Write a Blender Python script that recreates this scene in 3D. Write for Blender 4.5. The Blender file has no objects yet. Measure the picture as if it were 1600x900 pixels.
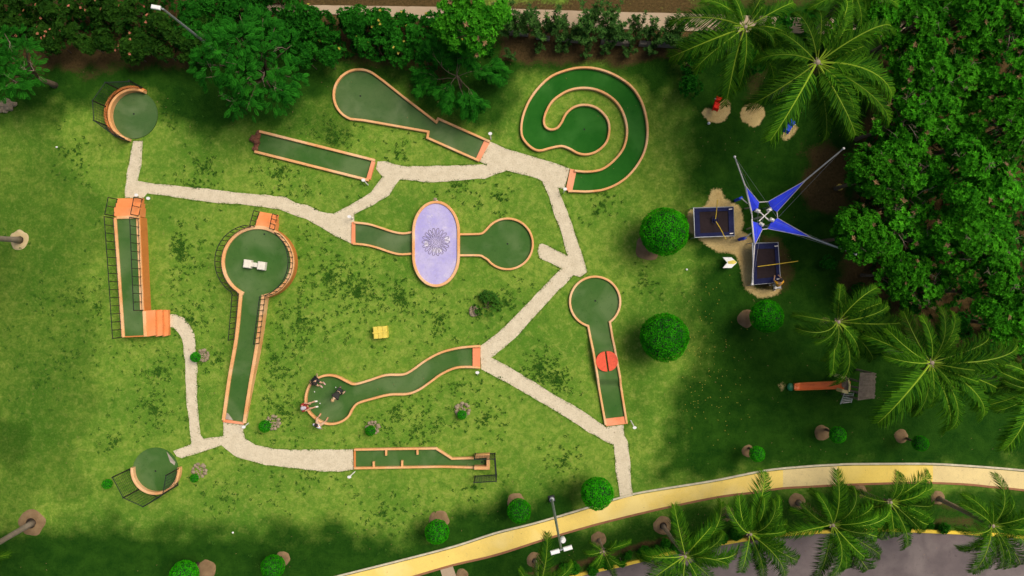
import bpy, bmesh, math, random
from mathutils import Vector, Matrix, Quaternion, noise
from mathutils.geometry import tessellate_polygon
PI = math.pi
R = math.radians
random.seed(7)
scene = bpy.context.scene
COL = scene.collection
H = 43.0          # height of the drone above the lawn, metres
PPM = 25.0        # photograph pixels per metre on the ground


def W(px, py, z=0.0):
    """world point at height z seen at photograph pixel (px, py)"""
    k = (1.0 - z / H) / PPM
    return Vector(((px - 800.0) * k, (450.0 - py) * k, z))


def WL(pts, z=0.0):
    return [W(p[0], p[1], z) for p in pts]

# ------------------------------------------------------------------ materials
def new_mat(name):
    m = bpy.data.materials.new(name)
    m.use_nodes = True
    nt = m.node_tree
    b = nt.nodes['Principled BSDF']
    return m, nt, b


def N(nt, kind, **kw):
    n = nt.nodes.new(kind)
    for k, v in kw.items():
        if k in n.inputs.keys():
            n.inputs[k].default_value = v
        else:
            setattr(n, k, v)
    return n


def rgba(c):
    return (c[0], c[1], c[2], 1.0)


def mixrgb(nt, fac, a, b, blend='MIX'):
    n = nt.nodes.new('ShaderNodeMix')
    n.data_type = 'RGBA'
    n.blend_type = blend
    for sock, v in ((n.inputs[0], fac), (n.inputs[6], a), (n.inputs[7], b)):
        if hasattr(v, 'is_output') or isinstance(v, bpy.types.NodeSocket):
            nt.links.new(v, sock)
        elif isinstance(v, (int, float)):
            sock.default_value = v
        else:
            sock.default_value = rgba(v)
    return n.outputs[2]


def ramp(nt, val, lo, hi):
    n = nt.nodes.new('ShaderNodeMapRange')
    n.inputs[1].default_value = lo
    n.inputs[2].default_value = hi
    nt.links.new(val, n.inputs[0])
    return n.outputs[0]


def noise_tex(nt, scale, detail=4.0, rough=0.6, coord='Object', dist=0.0):
    tc = nt.nodes.new('ShaderNodeNewGeometry' if coord == 'World' else 'ShaderNodeTexCoord')
    n = nt.nodes.new('ShaderNodeTexNoise')
    n.inputs['Scale'].default_value = scale
    n.inputs['Detail'].default_value = detail
    n.inputs['Roughness'].default_value = rough
    n.inputs['Distortion'].default_value = dist
    nt.links.new(tc.outputs['Position' if coord == 'World' else coord], n.inputs['Vector'])
    return n.outputs['Fac']


def math_node(nt, op, a, b):
    n = nt.nodes.new('ShaderNodeMath')
    n.operation = op
    for s, v in ((n.inputs[0], a), (n.inputs[1], b)):
        if isinstance(v, (int, float)):
            s.default_value = v
        else:
            nt.links.new(v, s)
    return n.outputs[0]


def bump(nt, b, val, strength=0.3, dist=0.02):
    n = nt.nodes.new('ShaderNodeBump')
    n.inputs['Strength'].default_value = strength
    n.inputs['Distance'].default_value = dist
    nt.links.new(val, n.inputs['Height'])
    nt.links.new(n.outputs['Normal'], b.inputs['Normal'])


def worn(name, c1, c2, scale=3.0, fine=40.0, rough=0.7, spots=None, lo=0.35, hi=0.65, bmp=0.25, dist=0.01, spec=0.3, fade=None, grime=None):
    """a surface whose own colour varies: c1/c2 patches, fine grain, optional stains"""
    m, nt, b = new_mat(name)
    n1 = noise_tex(nt, scale, 5, 0.65, 'World')
    n2 = noise_tex(nt, fine, 3, 0.7, 'World')
    c = mixrgb(nt, ramp(nt, n1, lo, hi), c1, c2)
    dk = tuple(x * (0.55 if name == 'gravel' else 0.72) for x in c1)
    c = mixrgb(nt, ramp(nt, n2, 0.5, 0.8), c, dk)
    if spots:
        n3 = noise_tex(nt, scale * 2.3, 6, 0.75, 'World', 0.6)
        c = mixrgb(nt, ramp(nt, n3, 0.6, 0.72), c, spots)
    if fade:
        n4 = noise_tex(nt, 0.45, 3, 0.5, 'World', 0.4)
        c = mixrgb(nt, math_node(nt, 'MULTIPLY', ramp(nt, n4, 0.48, 0.66), fade[1]), c, fade[0])
    if grime:
        n5 = noise_tex(nt, 5.5, 6, 0.8, 'World', 0.8)
        c = mixrgb(nt, math_node(nt, 'MULTIPLY', ramp(nt, n5, 0.56, 0.70), grime[1]), c, grime[0])
    nt.links.new(c, b.inputs['Base Color'])
    b.inputs['Roughness'].default_value = rough
    b.inputs['Specular IOR Level'].default_value = spec
    bump(nt, b, n2, bmp, dist)
    return m


def leaf_mat(name, dark, bright, trans=0.0, rough=0.55, spec=0.3, var=0.2):
    """leaf colour from a per leaf random tint and a per object random value"""
    m, nt, b = new_mat(name)
    at = nt.nodes.new('ShaderNodeAttribute')
    at.attribute_name = 'tint'
    oi = nt.nodes.new('ShaderNodeObjectInfo')
    c = mixrgb(nt, at.outputs['Fac'], dark, bright)
    hv = nt.nodes.new('ShaderNodeHueSaturation')
    nt.links.new(c, hv.inputs['Color'])
    v = nt.nodes.new('ShaderNodeMapRange')
    v.inputs[3].default_value = 1 - var
    v.inputs[4].default_value = 1 + var
    nt.links.new(oi.outputs['Random'], v.inputs[0])
    nt.links.new(v.outputs[0], hv.inputs['Value'])
    nt.links.new(hv.outputs[0], b.inputs['Base Color'])
    b.inputs['Roughness'].default_value = rough
    b.inputs['Specular IOR Level'].default_value = spec
    if trans:
        out = nt.nodes['Material Output']
        t = nt.nodes.new('ShaderNodeBsdfTranslucent')
        nt.links.new(hv.outputs[0], t.inputs['Color'])
        mx = nt.nodes.new('ShaderNodeMixShader')
        mx.inputs[0].default_value = trans
        nt.links.new(b.outputs[0], mx.inputs[1])
        nt.links.new(t.outputs[0], mx.inputs[2])
        nt.links.new(mx.outputs[0], out.inputs['Surface'])
    return m


def plain(name, c, rough=0.5, metal=0.0, var=0.12, scale=6.0, spec=0.4):
    m, nt, b = new_mat(name)
    n1 = noise_tex(nt, scale, 5, 0.65, 'World')
    c2 = tuple(x * (1 - var * 2.2) for x in c)
    nt.links.new(mixrgb(nt, ramp(nt, n1, 0.4, 0.75), c, c2), b.inputs['Base Color'])
    b.inputs['Roughness'].default_value = rough
    b.inputs['Metallic'].default_value = metal
    b.inputs['Specular IOR Level'].default_value = spec
    return m

M = {}
M['kerb'] = worn('kerb_paint', (0.74, 0.40, 0.165), (0.66, 0.30, 0.10), 1.3, 30, 0.8, (0.40, 0.17, 0.06), fade=((0.76, 0.52, 0.30), 0.6), grime=((0.26, 0.13, 0.06), 0.55))
M['wall_paint'] = worn('wall_paint', (0.60, 0.21, 0.05), (0.52, 0.17, 0.035), 1.1, 30, 0.7, (0.35, 0.13, 0.04), grime=((0.22, 0.10, 0.05), 0.6))
M['pad'] = worn('tee_pad_paint', (0.78, 0.26, 0.115), (0.70, 0.22, 0.09), 1.2, 35, 0.7, (0.45, 0.18, 0.08), fade=((0.72, 0.36, 0.20), 0.5), grime=((0.36, 0.15, 0.08), 0.5))
M['step'] = worn('step_paint', (0.78, 0.27, 0.085), (0.70, 0.225, 0.065), 1.4, 35, 0.7, (0.42, 0.15, 0.05), fade=((0.74, 0.36, 0.17), 0.45), grime=((0.36, 0.15, 0.07), 0.5))
M['turf'] = worn('green_carpet', (0.036, 0.108, 0.018), (0.068, 0.135, 0.032), 0.6, 60, 0.95, None, 0.3, 0.7, 0.3, 0.01, 0.1, fade=((0.112, 0.172, 0.062), 0.7), grime=((0.020, 0.058, 0.014), 0.65))
M['turf_faded'] = worn('faded_carpet', (0.048, 0.110, 0.028), (0.092, 0.142, 0.050), 0.42, 60, 0.95, (0.05, 0.09, 0.03), 0.3, 0.7, 0.3, 0.01, 0.1, fade=((0.135, 0.185, 0.082), 0.7), grime=((0.028, 0.068, 0.022), 0.55))
M['turf_dark'] = worn('dark_carpet', (0.010, 0.088, 0.007), (0.022, 0.120, 0.012), 0.6, 60, 0.95, None, 0.3, 0.7, 0.3, 0.01, 0.1, fade=((0.040, 0.150, 0.024), 0.6), grime=((0.007, 0.052, 0.005), 0.5))
M['gravel'] = worn('gravel', (0.63, 0.545, 0.385), (0.52, 0.44, 0.30), 2.2, 13, 0.95, (0.40, 0.31, 0.18), 0.35, 0.7, 0.8, 0.02, 0.1)
M['yellow_walk'] = worn('yellow_concrete', (0.80, 0.585, 0.15), (0.72, 0.52, 0.135), 0.9, 24, 0.9, (0.50, 0.37, 0.13), 0.35, 0.7, 0.2, 0.01, 0.1, fade=((0.80, 0.64, 0.26), 0.6), grime=((0.46, 0.34, 0.14), 0.5))
M['yellow_strong'] = worn('strong_yellow_concrete', (0.77, 0.57, 0.13), (0.69, 0.50, 0.11), 0.9, 24, 0.9, (0.5, 0.36, 0.08), 0.35, 0.7, 0.2, 0.01, 0.1, fade=((0.78, 0.62, 0.20), 0.5), grime=((0.46, 0.34, 0.12), 0.5))
M['beige_walk'] = worn('beige_concrete', (0.70, 0.55, 0.25), (0.60, 0.47, 0.22), 0.9, 24, 0.9, (0.33, 0.24, 0.13), 0.35, 0.7, 0.2, 0.01, 0.1, fade=((0.62, 0.50, 0.22), 0.6), grime=((0.32, 0.24, 0.13), 0.55))
M['pale_edge'] = worn('pale_edging', (0.60, 0.54, 0.38), (0.42, 0.36, 0.25), 2.5, 24, 0.9, (0.2, 0.17, 0.1))
M['brown_edge'] = worn('brick_edging', (0.30, 0.14, 0.06), (0.24, 0.10, 0.05), 2.5, 24, 0.9, (0.15, 0.08, 0.04))
M['road'] = worn('asphalt', (0.155, 0.122, 0.116), (0.105, 0.084, 0.082), 0.5, 25, 0.9, (0.075, 0.062, 0.06), 0.35, 0.65, 0.4, 0.01, 0.2, fade=((0.20, 0.165, 0.15), 0.7), grime=((0.07, 0.058, 0.055), 0.5))
M['yellow_line'] = worn('kerb_yellow', (0.74, 0.52, 0.04), (0.62, 0.43, 0.05), 2.0, 30, 0.8, (0.25, 0.2, 0.08))
M['strip'] = worn('concrete_strip', (0.42, 0.32, 0.215), (0.34, 0.25, 0.16), 0.5, 20, 0.95, (0.22, 0.15, 0.09), 0.35, 0.7, 0.3, 0.01, 0.1)
M['block'] = worn('grey_block', (0.27, 0.23, 0.18), (0.19, 0.16, 0.12), 1.5, 20, 0.95, (0.10, 0.08, 0.06))
M['soil'] = worn('bare_soil', (0.25, 0.165, 0.085), (0.16, 0.10, 0.05), 2.0, 22, 1.0, (0.12, 0.075, 0.035), 0.35, 0.7, 0.8, 0.03, 0.05)
M['sand'] = worn('pale_sand', (0.52, 0.41, 0.22), (0.42, 0.31, 0.15), 1.5, 18, 1.0, (0.27, 0.19, 0.09), 0.35, 0.7, 0.8, 0.03, 0.05)
M['stone'] = worn('stone', (0.33, 0.26, 0.17), (0.22, 0.17, 0.11), 5.0, 20, 0.95, (0.12, 0.10, 0.07))
M['brown_rock'] = worn('brown_rock', (0.20, 0.075, 0.038), (0.13, 0.05, 0.03), 4.0, 16, 0.95, (0.30, 0.17, 0.11))
M['black'] = plain('black_iron', (0.012, 0.013, 0.012), 0.5)
M['net'] = plain('dark_net', (0.012, 0.020, 0.014), 0.8)
M['pool'] = worn('lilac_pool_paint', (0.47, 0.42, 0.61), (0.35, 0.31, 0.59), 0.75, 9, 0.4, (0.58, 0.53, 0.62), 0.38, 0.62, 0.1, 0.01, 0.5)
M['pool_stain'] = worn('lime_stain', (0.66, 0.62, 0.68), (0.50, 0.46, 0.62), 6, 20, 0.6)
M['petal'] = plain('grey_petal', (0.24, 0.20, 0.27), 0.7)
M['petal_core'] = plain('lilac_core', (0.33, 0.29, 0.60), 0.5)
M['white'] = plain('white_paint', (0.78, 0.76, 0.72), 0.5, 0, 0.08)
M['cream'] = plain('cream_concrete', (0.72, 0.66, 0.55), 0.8, 0, 0.12, 3)
M['grey_metal'] = plain('galvanised_steel', (0.36, 0.37, 0.38), 0.45, 0.5)
M['pole_white'] = plain('pale_pole', (0.62, 0.58, 0.56), 0.4, 0.1)
M['red'] = plain('red_paint', (0.74, 0.075, 0.02), 0.5, 0, 0.12)
M['red_plastic'] = plain('red_plastic', (0.85, 0.022, 0.008), 0.6, 0, 0.05, 6, 0.15)
M['orange_plastic'] = plain('orange_plastic', (0.90, 0.20, 0.035), 0.4, 0, 0.1, 2)
M['blue_plastic'] = plain('blue_plastic', (0.015, 0.055, 0.60), 0.6, 0, 0.05, 6, 0.15)
M['yellow_plastic'] = plain('yellow_paint', (0.70, 0.55, 0.08), 0.6, 0, 0.15, 3)
M['yellow_rope'] = plain('yellow_rope', (0.60, 0.40, 0.03), 0.8)
M['cream_plastic'] = plain('cream_plastic', (0.70, 0.55, 0.22), 0.5)
M['green_plastic'] = plain('green_plastic', (0.01, 0.16, 0.06), 0.4)
M['sail'] = plain('blue_sailcloth', (0.026, 0.055, 0.80), 0.65, 0, 0.18, 1.2)
M['navy'] = plain('navy_vinyl', (0.014, 0.017, 0.058), 0.8, 0, 0.15, 6, 0.08)
M['mat'] = plain('trampoline_mesh', (0.026, 0.018, 0.019), 0.9, 0, 0.12, 6, 0.05)
M['weathered'] = worn('weathered_planks', (0.27, 0.21, 0.15), (0.16, 0.12, 0.085), 5.0, 14, 0.95, (0.09, 0.06, 0.04))
M['trunk'] = worn('palm_bark', (0.30, 0.235, 0.18), (0.22, 0.17, 0.125), 3.0, 14, 0.95, (0.14, 0.10, 0.07), 0.35, 0.65, 0.6, 0.03)
M['bark'] = worn('tree_bark', (0.17, 0.12, 0.08), (0.11, 0.08, 0.05), 4.0, 18, 0.95, None, 0.35, 0.65, 0.6, 0.03)
M['dead_twig'] = worn('dead_twigs', (0.32, 0.25, 0.18), (0.24, 0.18, 0.13), 4.0, 18, 0.95)
M['frond'] = leaf_mat('palm_leaflet', (0.006, 0.056, 0.003), (0.078, 0.205, 0.006), 0.30, 0.7, 0.04, 0.45)
M['rachis'] = leaf_mat('palm_midrib', (0.10, 0.20, 0.010), (0.27, 0.37, 0.022), 0, 0.5, 0.2, 0.4)
M['leaf_bright'] = leaf_mat('bright_leaf', (0.011, 0.108, 0.003), (0.098, 0.440, 0.015), 0.36, 0.7, 0.04)
M['leaf_lime'] = leaf_mat('lime_leaf', (0.020, 0.170, 0.006), (0.130, 0.560, 0.022), 0.36, 0.7, 0.04)
M['leaf_dark'] = leaf_mat('dark_leaf', (0.007, 0.075, 0.004), (0.032, 0.220, 0.012), 0.3, 0.7, 0.04)
M['leaf_feather'] = leaf_mat('feather_leaf', (0.005, 0.066, 0.004), (0.034, 0.250, 0.013), 0.28, 0.7, 0.04)
M['leaf_olive'] = leaf_mat('shrub_leaf', (0.010, 0.046, 0.004), (0.042, 0.125, 0.010), 0.25, 0.7, 0.04)
M['leaf_grey'] = leaf_mat('row_shrub_leaf', (0.024, 0.085, 0.015), (0.085, 0.200, 0.035), 0.25, 0.7, 0.04)
M['leaf_ball'] = leaf_mat('clipped_leaf', (0.006, 0.170, 0.001), (0.060, 0.520, 0.006), 0.3, 0.8, 0.02)
M['leaf_hedge'] = leaf_mat('hedge_leaf', (0.008, 0.080, 0.003), (0.040, 0.210, 0.008), 0.25, 0.7, 0.04)
M['leaf_weed'] = leaf_mat('weed_leaf', (0.020, 0.085, 0.007), (0.060, 0.160, 0.012), 0.1, 0.7, 0.1)
M['dead_frond'] = leaf_mat('dry_frond', (0.12, 0.075, 0.03), (0.30, 0.19, 0.08), 0.15, 0.8, 0.04)
M['grass_tuft'] = leaf_mat('grass_tuft', (0.050, 0.130, 0.012), (0.150, 0.250, 0.030), 0.2, 0.8, 0.03)
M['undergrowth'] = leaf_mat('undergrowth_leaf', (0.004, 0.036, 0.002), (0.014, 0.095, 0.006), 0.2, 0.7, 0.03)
M['dead_leaf'] = leaf_mat('dead_leaf', (0.13, 0.08, 0.03), (0.28, 0.17, 0.07), 0.1)
M['flower_pink'] = leaf_mat('pink_flower', (0.26, 0.11, 0.045), (0.40, 0.13, 0.075), 0.1)
M['flower_yellow'] = leaf_mat('yellow_flower', (0.36, 0.28, 0.03), (0.50, 0.42, 0.05), 0.0)
M['core'] = plain('inner_twigs', (0.012, 0.028, 0.008), 0.95)
M['pit_shade'] = worn('pit_shade_paint', (0.035, 0.022, 0.012), (0.020, 0.013, 0.008), 4, 22, 1.0)  # flat dark tone painted for the shade of trunk and pit
M['cup'] = plain('cup_hole', (0.01, 0.01, 0.01), 0.9)
M['wet'] = worn('damp_silt', (0.42, 0.36, 0.28), (0.22, 0.19, 0.15), 2.0, 25, 0.9)

# ------------------------------------------------------------------ mesh builder
class MB:
    def __init__(s):
        s.v, s.f, s.mi, s.t = [], [], [], []
        s.tint = 0.5

    def add(s, verts, faces, mi=0):
        o = len(s.v)
        s.v.extend([tuple(p) for p in verts])
        s.t.extend([s.tint] * len(verts))
        for f in faces:
            s.f.append([i + o for i in f])
            s.mi.append(mi)

    def box(s, c, size, rot=0.0, mi=0, bev=0.0):
        cx, cy, cz = c
        a, b, h = size[0] / 2, size[1] / 2, size[2] / 2
        cr, sr = math.cos(rot), math.sin(rot)
        v = []
        if bev <= 0:
            rings = [(-h, 0), (h, 0)]
        else:
            rings = [(-h, 0), (h - bev, 0), (h, bev)]
        for z, ins in rings:
            for sx, sy in ((-1, -1), (1, -1), (1, 1), (-1, 1)):
                x, y = sx * (a - ins), sy * (b - ins)
                v.append((cx + x * cr - y * sr, cy + x * sr + y * cr, cz + z))
        f = [[3, 2, 1, 0]]
        for r in range(len(rings) - 1):
            for i in range(4):
                j = (i + 1) % 4
                f.append([r * 4 + i, r * 4 + j, r * 4 + 4 + j, r * 4 + 4 + i])
        k = (len(rings) - 1) * 4
        f.append([k, k + 1, k + 2, k + 3])
        s.add(v, f, mi)

    def tube(s, pts, r, n=8, mi=0, cap=True):
        pts = [Vector(p) for p in pts]
        rr = r if isinstance(r, (list, tuple)) else [r] * len(pts)
        v, f = [], []
        ref = None
        for i, p in enumerate(pts):
            d = (pts[min(i + 1, len(pts) - 1)] - pts[max(i - 1, 0)])
            if d.length < 1e-9:
                d = Vector((0, 0, 1))
            d.normalize()
            if ref is None:
                ref = Vector((0, 0, 1)) if abs(d.z) < 0.9 else Vector((1, 0, 0))
            u = d.cross(ref).normalized()
            w = d.cross(u).normalized()
            ref = w.cross(d) if False else ref
            for k in range(n):
                a = 2 * PI * k / n
                v.append(p + u * (math.cos(a) * rr[i]) + w * (math.sin(a) * rr[i]))
        for i in range(len(pts) - 1):
            for k in range(n):
                k2 = (k + 1) % n
                f.append([i * n + k, i * n + k2, (i + 1) * n + k2, (i + 1) * n + k])
        if cap:
            f.append(list(range(n))[::-1])
            f.append([(len(pts) - 1) * n + k for k in range(n)])
        s.add(v, f, mi)

    def prism(s, poly, z0, z1, mi=0, top=True, side=True, zf=None, bottom=False):
        """poly: world xy points; z1 constant or zf(x, y) for a sloping top"""
        P = [(p[0], p[1]) for p in poly]
        area = sum(P[i][0] * P[(i + 1) % len(P)][1] - P[(i + 1) % len(P)][0] * P[i][1] for i in range(len(P)))
        if area < 0:
            P = P[::-1]
        n = len(P)
        tz = [zf(x, y) if zf else z1 for x, y in P]
        v = [(P[i][0], P[i][1], z0) for i in range(n)] + [(P[i][0], P[i][1], tz[i]) for i in range(n)]
        f = []
        if side:
            for i in range(n):
                j = (i + 1) % n
                f.append([i, j, n + j, n + i])
        tris = tessellate_polygon([[Vector((x, y, 0)) for x, y in P]])
        for t in tris:
            a, b, c = t
            ar = (P[b][0] - P[a][0]) * (P[c][1] - P[a][1]) - (P[c][0] - P[a][0]) * (P[b][1] - P[a][1])
            if ar < 0:
                b, c = c, b
            if top:
                f.append([n + a, n + b, n + c])
            if bottom:
                f.append([a, c, b])
        s.add(v, f, mi)

    def sweep(s, pts, w, drop=0.22, closed=False, ch=0.02, mi=0, w_list=None):
        """a kerb: pts are the top centre line in 3D; it goes down by drop (or to z=0 with drop=None)"""
        pts = [Vector(p) for p in pts]
        n = len(pts)
        v, f = [], []
        for i in range(n):
            if closed:
                a, b = pts[i - 1], pts[(i + 1) % n]
            else:
                a, b = pts[max(i - 1, 0)], pts[min(i + 1, n - 1)]
            d1 = (pts[i] - a); d2 = (b - pts[i])
            d1.z = d2.z = 0
            if d1.length < 1e-6: d1 = d2.copy()
            if d2.length < 1e-6: d2 = d1.copy()
            d1.normalize(); d2.normalize()
            t = (d1 + d2).normalized()
            m = 1.0 / max(0.5, t.dot(d1))
            nrm = Vector((-t.y, t.x, 0)) * m
            zt = pts[i].z
            zb = 0.0 if drop is None else zt - drop
            hw = w / 2
            for off, z in ((-hw, zb), (-hw, zt - ch), (-hw + ch, zt), (hw - ch, zt), (hw, zt - ch), (hw, zb)):
                q = pts[i] + nrm * off
                v.append((q.x, q.y, z))
        K = 6
        for i in range(n if closed else n - 1):
            j = (i + 1) % n
            for k in range(K - 1):
                f.append([i * K + k, i * K + k + 1, j * K + k + 1, j * K + k])
        if not closed:
            f.append([k for k in range(K)])
            f.append([(n - 1) * K + k for k in range(K)][::-1])
        s.add(v, [q[::-1] for q in f], mi)

    def ball(s, c, r, seg=10, rings=6, mi=0, sc=(1, 1, 1), zmin=-1.0):
        v, f = [], []
        for i in range(rings + 1):
            ph = -PI / 2 + PI * i / rings
            for k in range(seg):
                a = 2 * PI * k / seg
                z = max(zmin, math.sin(ph))
                v.append((c[0] + r * sc[0] * math.cos(ph) * math.cos(a), c[1] + r * sc[1] * math.cos(ph) * math.sin(a), c[2] + r * sc[2] * z))
        for i in range(rings):
            for k in range(seg):
                k2 = (k + 1) % seg
                f.append([i * seg + k, i * seg + k2, (i + 1) * seg + k2, (i + 1) * seg + k])
        s.add(v, f, mi)

    def leaf(s, p, d, nrm, L, w, fold=0.25, mi=0):
        side = d.cross(nrm)
        if side.length < 1e-6:
            return
        side.normalize()
        up = side.cross(d).normalized()
        m = p + d * (L * 0.45)
        s.add([p, m + side * (w / 2) + up * (w * fold), p + d * L - up * (L * 0.12), m - side * (w / 2) + up * (w * fold)],
              [[0, 1, 2], [0, 2, 3]], mi)

    def build(s, name, mats, parent=None, smooth=False, loc=None):
        me = bpy.data.meshes.new(name)
        me.from_pydata(s.v, [], s.f)
        if not isinstance(mats, (list, tuple)):
            mats = [mats]
        for m in mats:
            me.materials.append(m)
        me.polygons.foreach_set('material_index', s.mi)
        if smooth:
            me.polygons.foreach_set('use_smooth', [True] * len(me.polygons))
        at = me.attributes.new('tint', 'FLOAT', 'POINT')
        at.data.foreach_set('value', s.t)
        me.update()
        o = bpy.data.objects.new(name, me)
        COL.objects.link(o)
        if parent is not None:
            o.parent = parent
        if loc is not None:
            o.location = loc
        return o


def tag(o, label=None, cat=None, group=None, kind=None):
    if label: o['label'] = label
    if cat: o['category'] = cat
    if group: o['group'] = group
    if kind: o['kind'] = kind
    return o


def thing(name, label, cat, loc=(0, 0, 0), rot=0.0, group=None):
    o = bpy.data.objects.new(name, None)
    COL.objects.link(o)
    o.location = loc
    o.rotation_euler = (0, 0, rot)
    o.empty_display_size = 0.3
    return tag(o, label, cat, group)


CH = {}


def kids(o):
    return [c for c in bpy.data.objects if c.parent == o]


def dup(root, loc, rot=0.0, scale=1.0, label=None, group=None):
    r = root.copy(); COL.objects.link(r)
    r.location = loc; r.rotation_euler = (0, 0, rot)
    r.scale = scale if isinstance(scale, tuple) else (scale,) * 3
    if label: r['label'] = label
    if group: r['group'] = group
    for ch in kids(root):
        c = ch.copy(); COL.objects.link(c); c.parent = r
        for g in kids(ch):
            d = g.copy(); COL.objects.link(d); d.parent = c
    return r


def catmull(pts, closed=False, sub=5):
    P = [Vector(p) for p in pts]
    n = len(P)
    out = []
    rng = n if closed else n - 1
    for i in range(rng):
        p0 = P[i - 1] if (closed or i > 0) else P[0] * 2 - P[1]
        p1 = P[i]
        p2 = P[(i + 1) % n]
        p3 = P[(i + 2) % n] if (closed or i + 2 < n) else P[-1] * 2 - P[-2]
        for k in range(sub):
            t = k / sub
            out.append(0.5 * ((2 * p1) + (p2 - p0) * t + (2 * p0 - 5 * p1 + 4 * p2 - p3) * t * t + (3 * p1 - p0 - 3 * p2 + p3) * t ** 3))
    if not closed:
        out.append(P[-1].copy())
    return out


def arc(cx, cy, r, a0, a1, n=32, ry=None):
    """pixel points; angles in degrees, counter-clockwise as seen in the picture"""
    ry = ry or r
    return [(cx + r * math.cos(R(a0 + (a1 - a0) * i / n)), cy - ry * math.sin(R(a0 + (a1 - a0) * i / n))) for i in range(n + 1)]


def jitter_poly(pts, amp, step=0.25, freq=1.6):
    """densify a world polygon and roughen its edge"""
    out = []
    n = len(pts)
    for i in range(n):
        a, b = Vector(pts[i]), Vector(pts[(i + 1) % n])
        d = b - a
        k = max(1, int(d.length / step))
        nr = Vector((-d.y, d.x, 0)).normalized() if d.length > 1e-6 else Vector((0, 0, 0))
        for j in range(k):
            p = a + d * (j / k)
            out.append(p + nr * (amp * noise.noise(p * freq)) + nr * (amp * 0.6 * noise.noise(p * freq * 4)))
    return out

def settle(o):
    """move a thing's origin to its base without moving what is seen"""
    ms = [c for c in kids(o) if c.type == 'MESH'] if o.type == 'EMPTY' else [o]
    co = [v.co for m in ms for v in m.data.vertices]
    lo = Vector((min(c.x for c in co), min(c.y for c in co), min(c.z for c in co)))
    hi = Vector((max(c.x for c in co), max(c.y for c in co), 0))
    loc = Vector(((lo.x + hi.x) / 2, (lo.y + hi.y) / 2, lo.z))
    T = Matrix.Translation(-loc)
    seen = set()
    def walk(m):
        if m.type == 'MESH' and m.data.name not in seen:
            seen.add(m.data.name)
            m.data.transform(T)
        for c in kids(m):
            walk(c)
    walk(o)
    o.location = loc
    return o

# ================================================================== SETTING
# ---- lawn: one sheet with a fine grid in the middle; attributes place dark grass with painted tree shade, and bare earth
def pt_in(poly, x, y):
    ins = False
    n = len(poly)
    j = n - 1
    for i in range(n):
        xi, yi = poly[i]; xj, yj = poly[j]
        if (yi > y) != (yj > y) and x < (xj - xi) * (y - yi) / (yj - yi) + xi:
            ins = not ins
        j = i
    return ins


def pdist(poly, x, y):
    """signed distance in pixels, positive inside"""
    d = 1e9
    n = len(poly)
    for i in range(n):
        ax, ay = poly[i]; bx, by = poly[(i + 1) % n]
        dx, dy = bx - ax, by - ay
        t = max(0, min(1, ((x - ax) * dx + (y - ay) * dy) / (dx * dx + dy * dy + 1e-9)))
        d = min(d, math.hypot(x - ax - dx * t, y - ay - dy * t))
    return d if pt_in(poly, x, y) else -d


def sm(x, a, b):
    t = max(0.0, min(1.0, (x - a) / (b - a)))
    return t * t * (3 - 2 * t)

# areas of darker grass; tree and hedge shade is painted into their colour
LUSH_SHADE = [
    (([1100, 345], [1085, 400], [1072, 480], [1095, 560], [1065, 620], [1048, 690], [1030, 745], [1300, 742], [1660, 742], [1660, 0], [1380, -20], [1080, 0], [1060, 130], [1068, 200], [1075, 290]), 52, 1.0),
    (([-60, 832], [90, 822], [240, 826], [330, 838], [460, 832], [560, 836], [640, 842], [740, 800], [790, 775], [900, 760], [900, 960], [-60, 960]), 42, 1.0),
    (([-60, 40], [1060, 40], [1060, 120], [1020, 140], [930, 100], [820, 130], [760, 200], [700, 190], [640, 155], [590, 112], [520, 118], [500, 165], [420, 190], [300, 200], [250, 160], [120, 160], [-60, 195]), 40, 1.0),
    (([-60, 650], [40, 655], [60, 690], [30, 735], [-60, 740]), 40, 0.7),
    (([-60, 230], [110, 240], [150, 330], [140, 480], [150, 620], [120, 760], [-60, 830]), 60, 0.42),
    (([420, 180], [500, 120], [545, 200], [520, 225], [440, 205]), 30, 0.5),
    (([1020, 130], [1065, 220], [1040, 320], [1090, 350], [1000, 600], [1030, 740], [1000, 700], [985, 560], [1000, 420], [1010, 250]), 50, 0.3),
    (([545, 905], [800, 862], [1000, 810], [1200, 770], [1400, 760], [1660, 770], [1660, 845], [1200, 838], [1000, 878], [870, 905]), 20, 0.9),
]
DIRT = [
    (([-60, -40], [480, -40], [760, -20], [770, 70], [640, 90], [480, 70], [310, 96], [150, 106], [60, 110], [-60, 125]), 30, 0.9),
    (([480, 78], [640, 88], [700, 95], [690, 130], [600, 108], [520, 100]), 26, 0.6),
    (([790, 10], [1080, -30], [1100, 90], [960, 98], [860, 100], [780, 92]), 14, 0.85),
    (([-80, -60], [1700, -60], [1250, 10], [1000, 12], [800, 8], [480, 6], [-80, 5]), 12, 0.55),
    (([1255, 225], [1300, 222], [1330, 250], [1320, 330], [1270, 325], [1250, 300], [1262, 265]), 22, 0.9),
    (([1190, 365], [1225, 370], [1236, 400], [1232, 450], [1218, 462], [1190, 458], [1172, 440]), 16, 0.7),
    (([1330, 440], [1380, 470], [1420, 520], [1540, 540], [1660, 600], [1660, -40], [1400, -40], [1340, 260]), 40, 0.95),
    (([1345, 440], [1400, 430], [1400, 480], [1350, 470]), 20, 0.5),
    (([1160, 100], [1200, 110], [1190, 150], [1160, 150]), 22, 0.6),
    (([1330, 755], [1365, 762], [1352, 775], [1330, 770]), 10, 0.7),
    (([1458, 775], [1500, 788], [1490, 800], [1455, 785]), 12, 0.8),
    (([800, 900], [880, 885], [1000, 848], [1060, 838], [1060, 845], [1000, 856], [880, 895]), 9, 0.9),
    (([1465, 805], [1520, 810], [1520, 822], [1460, 820]), 10, 0.6),
]
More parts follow.
